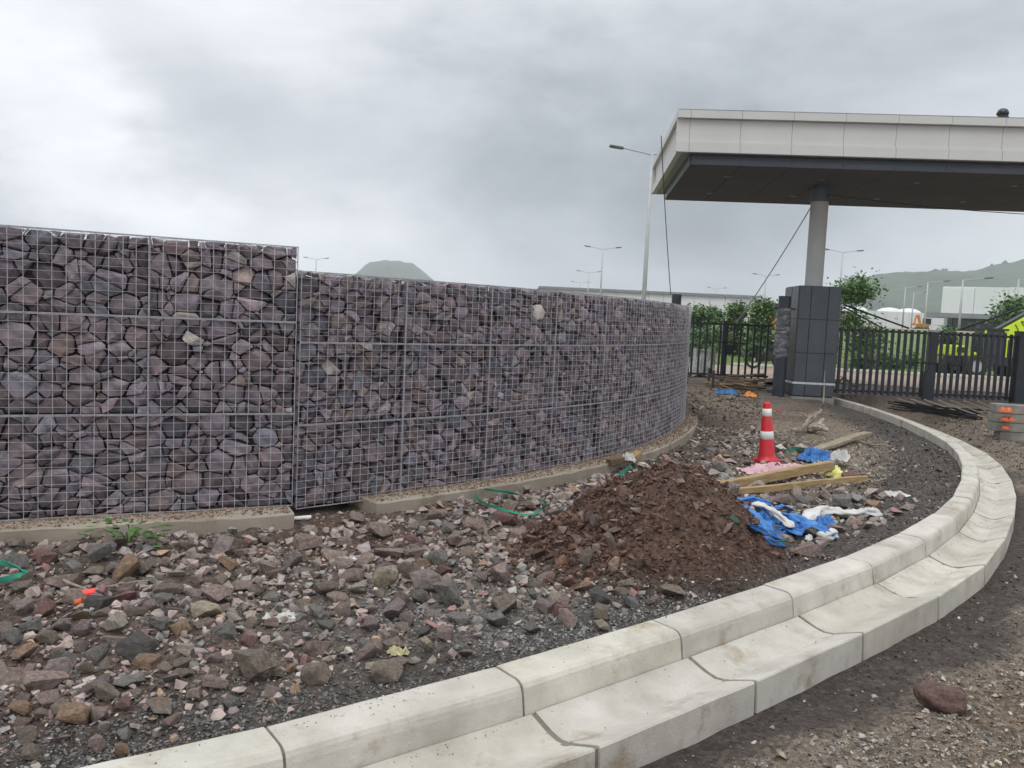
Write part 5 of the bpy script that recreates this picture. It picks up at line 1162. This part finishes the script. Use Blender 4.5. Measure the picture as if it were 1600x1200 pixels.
crumple('pale_paper', 'pale patch of crushed paper on the dark bank beside the kerb', 'scrap', G(1400, 775).x, G(1400, 775).y, .28, .22, .1, .04, M_WSACK, 39, 4)
crumple('yellowed_paper', 'yellowish crumpled scrap near the mossy boulder by the kerb', 'scrap', G(622, 1018).x, G(622, 1018).y, .09, .06, .1, .03, mat('aged_paper', [(.3, c(.38, .33, .17)), (.7, c(.55, .5, .32))], 8, .8, .4, 30), 41, 4)
crumple('white_heap', 'white plaster sacks heaped beyond the left gate', 'sack', at(1093, 580, 23.5).x, 23.5, .8, .8, .1, .75, M_WSACK, 45, 3)
MB().box((0, 0, .3), (.62, .55, .72), None, .02).build('grey_crate', M_BLOCK, None, loc=(at(1097, 580, 25).x, 25, .3), label='grey concrete box behind the white sacks beyond the left gate', category='box')
# red and orange bits
q = G(139, 937); MB().box((0, 0, .03), (.07, .05, .05), Matrix.Rotation(.4, 3, 'X') @ Matrix.Rotation(.3, 3, 'Z'), .006).build('red_plastic_piece', mat('coral_plastic', [(.3, c(.75, .05, .04)), (.7, c(.85, .09, .07))], 6, .4, .05, 20), None, loc=q, label='bright red plastic piece lying on the soil at the left', category='plastic piece')
q = G(122, 948); MB().tube([(-.012, 0, .02), (.022, .005, .03)], .021, 12).build('orange_plug', M_ORANGE, None, loc=q, label='small orange cap lying in front of the red plastic piece', category='cap')
q = G(449, 811, .02); q2 = G(486, 808, .02); MB().tube([(0, 0, 0), q2 - q], .016, 10).build('white_pipe', M_WHITE, None, loc=q, label='short white pipe at the foot of the wall step', category='pipe')

# straps
def strap(lab, pts, w, mt):
    pts = [Vector(p) + Vector((0, 0, .035)) for p in pts]; o0 = pts[0].copy(); P_ = []
    for i in range(len(pts) - 1):
        a0 = pts[max(i - 1, 0)]; a, b = pts[i], pts[i + 1]; a3 = pts[min(i + 2, len(pts) - 1)]
        for t in np.linspace(0, 1, 6, endpoint=False): P_.append(.5 * (2 * a + (b - a0) * t + (2 * a0 - 5 * a + 4 * b - a3) * t * t + (3 * a - a0 - 3 * b + a3) * t ** 3))
    P_.append(pts[-1]); q = MB(); vs = []; fs = []
    for i, p in enumerate(P_):
        t = (P_[min(i + 1, len(P_) - 1)] - P_[max(i - 1, 0)]).normalized(); s = t.cross(Vector((0, 0, 1))).normalized(); u = s.cross(t).normalized(); tw = .9 + .7 * math.sin(i * .35); dd = s * math.cos(tw) + u * math.sin(tw); nn = t.cross(dd) * .002
        vs += [p - o0 - dd * w / 2 - nn, p - o0 + dd * w / 2 - nn, p - o0 + dd * w / 2 + nn, p - o0 - dd * w / 2 + nn]
    for i in range(len(P_) - 1):
        for k in range(4): a = i * 4 + k; b = i * 4 + (k + 1) % 4; fs.append((a, b, b + 4, a + 4))
    q.add(vs, fs); q.build('green_strap', mt, None, loc=o0, label=lab, category='strap')
strap('green packing strap looped over the reddish stones by the plinth', [G(742, 768, .06), G(790, 775, .10), G(815, 780, .14), G(850, 790, .12), G(848, 800, .05), G(828, 811, .05), G(785, 803, .07), G(752, 790, .05), G(738, 775, .03)], .022, M_GREEN)
strap('green strap hanging from the plinth timber to the soil heap', [G(986, 733, .10), G(975, 742, .12), G(955, 760, .12), G(935, 775, .06), G(918, 784, .02)], .045, M_GREEN)
strap('green strap loop at the left edge below the plinth', [G(-25, 885, .05), G(10, 890, .06), G(38, 901, .05), G(28, 909, .03), G(-25, 921, .02)], .03, M_GREEN)
strap('thin green strap from the cone foot to the blue cloth', [G(1222, 709, .04), G(1240, 706, .05), G(1262, 704, .06)], .03, M_GREEN)
strap('green strap crossing the front of the blue tarpaulin', [G(1140, 815, .14), G(1170, 835, .16), G(1192, 850, .06), G(1230, 852, .05)], .022, M_GREEN)

# ================================================================ timber
def plank(lab, p0, p1, w, h, mt, chip=0.01, name='timber_plank'):
    p0, p1 = Vector(p0), Vector(p1); d = p1 - p0; L_ = d.length; x = d.normalized(); y = Vector((0, 0, 1)).cross(x).normalized(); z = x.cross(y); R = Matrix((x, y, z)).transposed()
    bm = bmesh.new(); bmesh.ops.create_cube(bm, size=1)
    for v in bm.verts: v.co = Vector((v.co.x * L_, v.co.y * w, v.co.z * h))
    bmesh.ops.subdivide_edges(bm, edges=[e for e in bm.edges if e.calc_length() > L_ * .9], cuts=12); rr = random.Random(int(L_ * 1000))
    for v in bm.verts: v.co += Vector((rr.uniform(-chip, chip) if abs(v.co.x) > L_ * .49 else 0, rr.uniform(-.003, .003), rr.uniform(-.003, .003) + .012 * math.sin(v.co.x * 2)))
    bmesh.ops.bevel(bm, geom=[e for e in bm.edges if len(e.link_faces) == 2 and e.calc_face_angle() > .8], offset=.004, segments=1, affect='EDGES')
    me = bpy.data.meshes.new(name); bm.to_mesh(me); bm.free(); me.materials.append(mt); o = link(name, me, None, (p0 + p1) / 2); o.rotation_euler = R.to_euler(); tag(o, lab, 'plank'); return o
plank('thick yellowish beam resting on a boulder beside the cone', G(1092, 764, .09), G(1300, 728, .12), .08, .10, M_WOOD)
plank('thin brown batten in front of the thick beam', G(1146, 766, .10), G(1354, 749, .06), .04, .065, M_WOOD)
plank('pale weathered board lying towards the dark bank behind the cloths', G(1268, 704, .05), G(1356, 677, .08), .14, .05, mat('grey_timber', [(.3, c(.17, .135, .09)), (.7, c(.36, .30, .21))], 4, .85, .4, 20, stretch=(1, 10, 10)))
for i, (a, b) in enumerate([((950, 722), (973, 718)), ((985, 718), (998, 709))]):
    plank(['dark brown wooden offcut lying on the curved plinth', 'lighter wooden offcut standing on the curved plinth end'][i], G(*a, .12), G(*b, .12), .08, .07, [M_WOODD, M_WOOD][i], name='wood_offcut')
crumple('white_knot', 'knotted whitish cloth draped on the curved plinth', 'cloth', G(984, 722, .1).x, G(984, 722, .1).y + .05, .16, .12, .2, .08, M_WSACK, 51, 3, zadd=.1)
# branches
def branch(lab, pts, r, mt=None, sub=0, seed=1):
    pts = [Vector(p) for p in pts]; o0 = pts[0].copy(); rr = random.Random(seed); P_ = []
    for i in range(len(pts) - 1):
        for t in range(4): P_.append(pts[i].lerp(pts[i + 1], t / 4) - o0 + Vector([rr.uniform(-r, r) * .6 for _ in range(3)]))
    P_.append(pts[-1] - o0); q = MB(); q.tube(P_, [r * (1 - .6 * i / len(P_)) for i in range(len(P_))], 7)
    for _ in range(sub):
        i = rr.randrange(1, len(P_) - 1); e = P_[i] + Vector((rr.uniform(-.3, .3), rr.uniform(-.2, .2), rr.uniform(-.02, .15))); q.tube([P_[i], P_[i].lerp(e, .5) + Vector((0, 0, .03)), e], [r * .5, r * .35, r * .15], 5)
    q.build('dry_branch', mt or M_BARK, None, loc=o0, label=lab, category='branch')
branch('forked dry branch lying in front of the pillar', [G(1238, 676, .03), G(1254, 668, .12), G(1266, 655, .2), G(1283, 640, .3)], .05, None, 5, 2)
branch('stubby pale root piece in front of the pillar', [G(1268, 666, .1), G(1280, 668, .12), G(1293, 672, .1)], .085, mat('pale_root', [(.3, c(.2, .17, .14)), (.7, c(.42, .38, .32))], 12, .9, .4, 40), 4, 3)
branch('thin pale stick pointing at the cone from the left', [G(1142, 684, .03), G(1165, 684, .06), G(1185, 680, .05), G(1216, 678, .05)], .018, None, 1, 4)
branch('short upright pale twig by the weathered board', [G(1341, 713, .0), G(1341, 700, .03), G(1340, 690, .25)], .014, None, 0, 5)
branch('long thin brown stick lying on the soil at the left', [G(95, 905, .04), G(140, 924, .04), G(190, 912, .05), G(232, 907, .05)], .009, None, 0, 6)
branch('tangled dry twigs right of the weathered board', [G(1345, 690, .04), G(1368, 695, .05), G(1392, 698, .04)], .02, None, 7, 7)
branch('dry stick leaning up against the pillar base', [G(1283, 640, .05), G(1287, 630, .35), at(1289, 580, 18.3)], .014, None, 0, 8)
branch('curled pale roots on the soil near the stone wall end', [G(1075, 628, .1), G(1090, 640, .2), G(1100, 636, .15), G(1080, 632, .1)], .03, None, 6, 9)
branch('tangle of dark branches behind the first pickets of the right gate', [at(1306, 598, 22.0), at(1318, 592, 22.2), at(1330, 600, 22.0), at(1345, 605, 22.0)], .04, M_WOODD, 9, 10)
# scrap timber heap before the left gate
sp = thing('scrap_wood_pile', 'heap of scrap timber and sticks before the left gate', 'wood pile', (G(1138, 607).x, G(1138, 607).y, H(G(1138, 607).x, G(1138, 607).y)))
rr = random.Random(17)
for i in range(38):
    a = Vector((rr.uniform(-.55, .55), rr.uniform(-.5, .4), rr.uniform(.02, .32))); an = rr.uniform(-.5, .5); L_ = rr.uniform(.25, .7); b = a + Vector((math.cos(an) * L_, math.sin(an) * L_, rr.uniform(-.08, .08)))
    MB().tube([a, b], rr.uniform(.012, .035), 5).build('wood_stick', rr.choice([M_WOODD, M_WOODD, M_WOOD, M_BARK]), sp)
MB().box((.1, .1, .06), (1.1, .7, .12), None, .01).build('pallet', M_WOODD, sp)
# pale paving slab strip and low rubble strip near the gates
pv = thing('concrete_slab', 'pale cracked concrete slab in front of the wrapped gate post', 'slab', (5.9, 20.6, .12))
for i in range(4): MB().box((-.55 + .42 * i, 0, 0), (.41, 1.5, .1), None, .01).build('slab_piece', M_BLOCK, pv)

# ================================================================ steel rods, kerb blocks
rr = random.Random(23)
M_RODB = mat('rusty_black_steel', [(.3, c(.008, .008, .009)), (.7, c(.022, .02, .02))], 8, .95, .1, 30, spec=.1)
for i in range(36):
    a = G(rr.uniform(1385, 1450), rr.uniform(626, 640), .03 + .003 * i); b = G(rr.uniform(1490, 1555), rr.uniform(640, 656), .03 + .003 * i)
    if i % 5 == 4: a = G(1385 + 4.2 * i, 622 + .15 * i, .12 + .01 * i); b = G(1455 + 4.2 * i, 640 + .6 * i, .10)
    q = MB().tube([(0, 0, 0), (b - a) * .5 + Vector((0, 0, -.01)), b - a], .013, 6)
    q.build('steel_rod', M_RODB if i % 5 != 4 else M_BLOCK, None, loc=a, label=('dark steel rod in the tangled heap between kerb and right gate' if i % 5 != 4 else 'greyer rod slanting across the top of the rod heap'), category='rod', group='reinforcing rods in the heap' if i % 5 != 4 else 'pale rods on the heap')
q = gz(1549, 690, 0.0); bz = H(q.x, q.y) - .01; BR = math.radians(-14); BO = Vector((q.x, q.y, bz)); BH = .148
for i in range(4):
    off = [.12, .0, .0, .02][i]; me = MB().box((.75, .17, BH / 2), (1.5, .34, BH - .006), None, .006).mesh('kerb_block', M_BLOCK)
    o = link('kerb_block', me, None, BO + Matrix.Rotation(BR, 3, 'Z') @ Vector((off, 0, 0)) + Vector((0, 0, BH * i))); o.rotation_euler = (0, 0, BR)
    tag(o, 'grey concrete block, %s of the stack of four by the orange caps' % ['lowest', 'second from the bottom', 'third from the bottom', 'topmost'][i], 'concrete block')
# orange safety caps tucked on the block ends
def orange_bundle(px, py, n, lab):
    q = at(px, py, BO.y - .16 - .25 * (px - 1549) / FPX * BO.y * math.tan(-BR)); t = thing('orange_helmet', lab, 'helmet', q)
    for k in range(n):
        x = (k - (n - 1) / 2) * .095
        MB().lathe([(.062, -.03), (.056, -.018), (.05, .0), (.042, .02), (.026, .034), (0, .04)], (x, 0, 0), 16).build('shell', M_ORANGE, t, smooth=True)
        MB().box((x, -.08, -.03), (.09, .07, .012), None, .005).build('peak', M_ORANGE, t)
orange_bundle(1571, 640, 2, 'pair of orange helmets on the topmost block joint'); orange_bundle(1574, 654, 2, 'pair of orange helmets on the middle block joint'); orange_bundle(1571, 667, 1, 'single orange helmet on the lowest block joint')
q = gz(1538, 708, 0.0); z_ = H(q.x, q.y)
for i, (dx, dy, dz, L_, lab) in enumerate([(0, 0, 0, 1.4, 'pale concrete kerb piece lying on the gravel, nearest to the gutter'), (.28, .22, .0, 1.3, 'pale kerb piece lying just behind the nearest one'), (.22, .42, .0, 1.3, 'pale kerb piece lying against the block stack')]):
    me = MB().box((L_ / 2, .09, .075), (L_, .18, .15), None, .015).mesh('spare_kerb_stone', M_CONCP); o = link('spare_kerb_stone', me, None, (q.x + dx, q.y + dy, z_ + dz - .02)); o.rotation_euler = (0, 0, math.radians(-13)); tag(o, lab, 'kerb stone')

# ================================================================ machines beyond the gates
def wheel(t, x, y, r, w, rim=M_LIME):
    q = MB(); vs = []
    prof = [(r * .55, -w / 2), (r * .9, -w / 2), (r, -w * .3), (r, w * .3), (r * .9, w / 2), (r * .55, w / 2)]; n = 20
    for (rad, yy_) in prof:
        for k in range(n): a = 2 * PI * k / n; vs.append((x + rad * math.cos(a), y + yy_, r + rad * math.sin(a)))
    fs = [(i * n + k, i * n + (k + 1) % n, (i + 1) * n + (k + 1) % n, (i + 1) * n + k) for i in range(5) for k in range(n)]
    wl = q.add(vs, fs).build('wheel', M_TYRE, t); MB().tube([(x, y - w * .35, r), (x, y + w * .35, r)], r * .56, 14).build('rim', rim, wl)
cy_ = 30.5; cp = at(1545, 585, cy_); crz = H(cp.x, cy_)
cr = thing('mobile_crane', 'lime yellow mobile crane with raised boom beyond the right gate', 'crane', (cp.x, cy_, crz))
MB().box((.1, 0, .62), (3.0, 1.3, .32), None, .04).build('chassis', M_BLUEK, cr)
for x in (-.95, 1.0):
    for y in (-.75, .75): wheel(cr, x, y, .42, .3, M_POLE)
MB().box((-1.45, -.1, .95), (.6, 1.1, .38), None, .05).build('engine_hood', M_LIME, cr)
MB().box((-1.5, -.76, .98), (.3, .03, .2), None, .01).build('hood_grille', M_BLACK, cr)
cab = MB().box((-.25, -.3, 1.25), (.8, .75, .95), None, .06).build('cab', M_GLASS, cr)
MB().box((-.25, -.3, 1.76), (.9, .85, .07), None, .02).build('cab_roof', M_BLUEK, cab)
for x in (-.64, .14): MB().box((x, -.69, 1.25), (.06, .05, .95), None, .01).build('cab_pillar', M_LIME, cab)
MB().box((.35, .1, 1.1), (.5, .9, .7), None, .05).build('turret', M_BLUEK, cr)
for x in (-1.05, 1.25): MB().box((x, -.72, .55), (.25, .12, .75), None, .03).build('outrigger', M_LIME, cr)
b0 = at(1535, 541, cy_ - .1); b1 = at(1655, 475, cy_ - .1); d_ = b1 - b0; an = math.atan2(d_.z, d_.x); L_ = d_.length
bm_ = MB().box((L_ / 2, 0, 0), (L_, .42, .50), None, .03).mesh('boom', M_LIME); bo = link('boom', bm_, cr, b0 - cr.location); bo.rotation_euler = (0, -an, 0)
bm_ = MB().box((L_ * .55, 0, .31), (L_ * .9, .3, .05), None, .01).mesh('boom_cover', M_BLACK); bq = link('boom_cover', bm_, bo)
bm_ = MB().box((L_ * .75, -.214, -.18), (L_ * .5, .006, .025), None, 0).mesh('boom_stripe', M_BLACK); link('boom_stripe', bm_, bo)
fc = bpy.data.curves.new('boom_lettering', 'FONT'); fc.body = 'J  MU'; fc.size = .30; fc.extrude = .004; fo = bpy.data.objects.new('boom_lettering', fc); COL.objects.link(fo); fo.parent = bo; fo.location = (1.25, -.222, -.02); fo.rotation_euler = (PI / 2, 0, 0); fc.materials.append(M_BLACK)
bpy.context.view_layer.update(); tm = bpy.data.meshes.new_from_object(fo.evaluated_get(bpy.context.evaluated_depsgraph_get())); tm.materials.clear(); tm.materials.append(M_BLACK); lo = link('boom_lettering', tm, bo, fo.location); lo.rotation_euler = fo.rotation_euler; bpy.data.objects.remove(fo)
MB().tube([(.45, -.2, 1.2), (1.35, -.2, 1.95)], .07, 10).build('lift_cylinder', M_POLE, cr)
for i in range(3): MB().tube([(1.2 + .3 * i, -.5, .9), (1.35 + .3 * i, -.5, 1.35), (1.6 + .3 * i, -.45, 1.75)], .05, 8).build('hose', M_LIME, cr)
ep = at(1440, 515, 112); ex = thing('excavator', 'small orange excavator far away on the lawn', 'excavator', (ep.x, 112, H(ep.x, 112))); ex.scale = (.82, .82, .82)
MB().box((0, 0, .35), (1.9, 1.4, .5), None, .1).build('track', M_TYRE, ex); MB().box((.1, 0, .9), (1.7, 1.3, .55), None, .08).build('body', M_EXOR, ex)
cb = MB().box((.75, 0, 1.5), (.95, 1.1, 1.0), None, .08).build('cab', M_GLASS, ex); MB().box((.75, 0, 2.02), (1.1, 1.2, .08), None, .02).build('cab_roof', M_BLUEK, cb)
MB().tube([(-.3, 0, 1.0), (-.75, 0, 2.6), (-1.0, 0, 2.5), (-1.3, 0, 1.2)], [.2, .2, .16, .12], 6).build('boom', M_EXOR, ex)
MB().box((-1.35, 0, 1.05), (.4, .5, .35), None, .05).build('bucket', M_EXOR, ex)
ep = at(1204, 520, 44); ex2 = thing('loader', 'orange loader glimpsed between the pickets beside the wrapped post', 'loader', (ep.x, 44, H(ep.x, 44)))
MB().box((0, 0, 1.0), (1.1, 1.2, .7), None, .08).build('body', M_EXOR, ex2); MB().box((.1, 0, 1.7), (.7, .9, .7), None, .06).build('cab', M_GLASS, ex2)
for x in (-.45, .45): wheel(ex2, x, -.5, .38, .3, M_EXOR)
# parked motorcycle beyond the left gate
mp = at(1193, 583, 29.5); mz = H(mp.x, 29.5); mc = thing('motorcycle', 'dark motorcycle parked on the road beyond the left gate', 'motorcycle', (mp.x, 29.2, mz + .03), .15)
for x in (-.5, .5):
    q = MB(); pts = [(x + .27 * math.cos(a), 0, .3 + .27 * math.sin(a)) for a in np.linspace(0, 2 * PI, 21)]; wl = q.tube(pts, .045, 6).build('wheel', M_TYRE, mc)
    MB().tube([(x, -.05, .3), (x, .05, .3)], .06, 8).build('hub', M_POLE, wl)
MB().box((0, 0, .42), (.45, .22, .3), None, .06).build('engine', M_BLACK, mc); MB().box((.12, 0, .74), (.42, .22, .2), None, .08).build('fuel_tank', M_BLACK, mc); MB().box((-.3, 0, .76), (.55, .24, .1), None, .04).build('seat', M_TROU, mc)
MB().tube([(.5, 0, .3), (.34, 0, .95)], .03, 6).build('fork', M_POLE, mc); MB().tube([(.3, -.33, .98), (.34, 0, .94), (.3, .33, .98)], .018, 6).build('handlebar', M_POLE, mc); MB().lathe([(0, -.06), (.08, 0), (0, .06)], (.42, 0, .86), 10).build('headlight', M_WHITE, mc)

# ================================================================ worker on the roof
def skin_fig(name, verts, edges, radii, mt, parent, sub=2, root=0):
    me = bpy.data.meshes.new(name); me.from_pydata(verts, edges, []); me.materials.append(mt); o = link(name, me, parent)
    md = o.modifiers.new('skin', 'SKIN'); md.use_smooth_shade = True; sv_ = me.skin_vertices[0].data
    for i, r_ in enumerate(radii): sv_[i].radius = (r_, r_) if not isinstance(r_, tuple) else r_; sv_[i].use_root = i == root
    s = o.modifiers.new('sub', 'SUBSURF'); s.levels = s.render_levels = sub; return o
wpz = ZT2 - .055
wp_ = at(1573, 185, 17.9); hz = at(1574, 170, 17.9).z
pr = thing('person', 'worker in navy shirt and dark helmet kneeling on the canopy roof', 'person', (wp_.x, 17.9, wpz), .5)
hh = hz - wpz   # height of the helmet top above the roof
k = 1.0; dz_ = hh - 1.065
V_ = [(0, 0, .42), (0, .02, .60), (.02, .05, .74), (.03, .08, .84), (.03, .09, .90), (-.17, .05, .76), (-.26, .14, .60), (-.24, .34, .48), (-.23, .42, .45), (.17, .05, .76), (.26, .16, .60), (.22, .36, .50), (.21, .44, .47),
      (-.11, .0, .38), (-.15, .36, .36), (-.14, .30, .10), (-.14, .20, .05), (.11, 0, .38), (.15, .12, .06), (.15, -.28, .06), (.15, -.40, .04)]
V_ = [(v[0], v[1], v[2] + (dz_ + .02 if i_ not in (3, 4) and i_ <= 13 or i_ == 17 else dz_ * .6 if v[2] > .3 else 0)) for i_, v in enumerate(V_)]
E_ = [(0, 1), (1, 2), (2, 3), (3, 4), (2, 5), (5, 6), (6, 7), (7, 8), (2, 9), (9, 10), (10, 11), (11, 12), (0, 13), (13, 14), (14, 15), (15, 16), (0, 17), (17, 18), (18, 19), (19, 20)]
Rr = [.13, .135, .12, .05, .05, .065, .048, .035, .03, .065, .048, .035, .03, .09, .07, .05, .045, .09, .07, .05, .045]
skin_fig('body', V_, E_, [a * k for a in Rr], M_SHIRT, pr)
hd = MB(); hc = Vector((.0, .10, .955 + dz_)); V, T = [], []
bm = bmesh.new(); bmesh.ops.create_icosphere(bm, subdivisions=3, radius=1)
for v in bm.verts:
    x, y, z = v.co; x *= .076; y *= .095; z *= .115
    if y > .03 and abs(x) < .02 and -.02 < z < .02: y += .016
    if z < -.05: y += .01; x *= .85
    v.co = Vector((x, y, z)) * k + hc
bm.verts.index_update(); hd.add([v.co.copy() for v in bm.verts], [tuple(v.index for v in f.verts) for f in bm.faces]); bm.free(); hdo = hd.build('head', M_SKIN, pr, smooth=True)
for s in (-1, 1): MB().lathe([(0, -.02 * k), (.012 * k, -.01 * k), (.014 * k, .01 * k), (0, .025 * k)], hc + Vector((s * .078, 0, 0)) * k, 8).build('ear', M_SKIN, hdo); MB().lathe([(0, -.006), (.008, 0), (0, .006)], hc + Vector((s * .03, .09, .012)) * k, 8).build('eye', M_HELM, hdo)
MB().lathe([(.118 * k, 0), (.122 * k, .01 * k), (.11 * k, .06 * k), (.085 * k, .10 * k), (.04 * k, .125 * k), (0, .132 * k)], hc + Vector((0, -.005, .01)) * k, 22).build('helmet', M_HELM, pr, smooth=True)
for s, vi in ((-1, 8), (1, 12)):
    b = Vector(V_[vi])
    for f in range(4): MB().tube([b, b + Vector((s * (.018 * f - .027), .05, -.01)) * k, b + Vector((s * (.018 * f - .027), .085 - .006 * abs(f - 1.5), -.04)) * k], [.010 * k, .009 * k, .007 * k], 6).build('finger', M_SKIN, pr)
    MB().tube([b, b + Vector((-s * .04, .03, -.01)) * k, b + Vector((-s * .05, .055, -.02)) * k], [.012 * k, .010 * k, .008 * k], 6).build('thumb', M_SKIN, pr)

# ================================================================ haze
HZ = bpy.data.materials.new('air_haze'); HZ.use_nodes = True; nt = HZ.node_tree; nt.nodes.clear(); ou = nt.nodes.new('ShaderNodeOutputMaterial'); pv_ = nt.nodes.new('ShaderNodeVolumePrincipled')
pv_.inputs['Color'].default_value = (.90, .95, 1, 1); pv_.inputs['Density'].default_value = .00048; nt.links.new(pv_.outputs[0], ou.inputs['Volume'])
hb = MB().box((0, 940, 58), (3600, 2050, 124)).build('haze', HZ, None, kind='stuff'); hb['label'] = 'thin rain haze hanging over the far hills'; hb['category'] = 'haze'
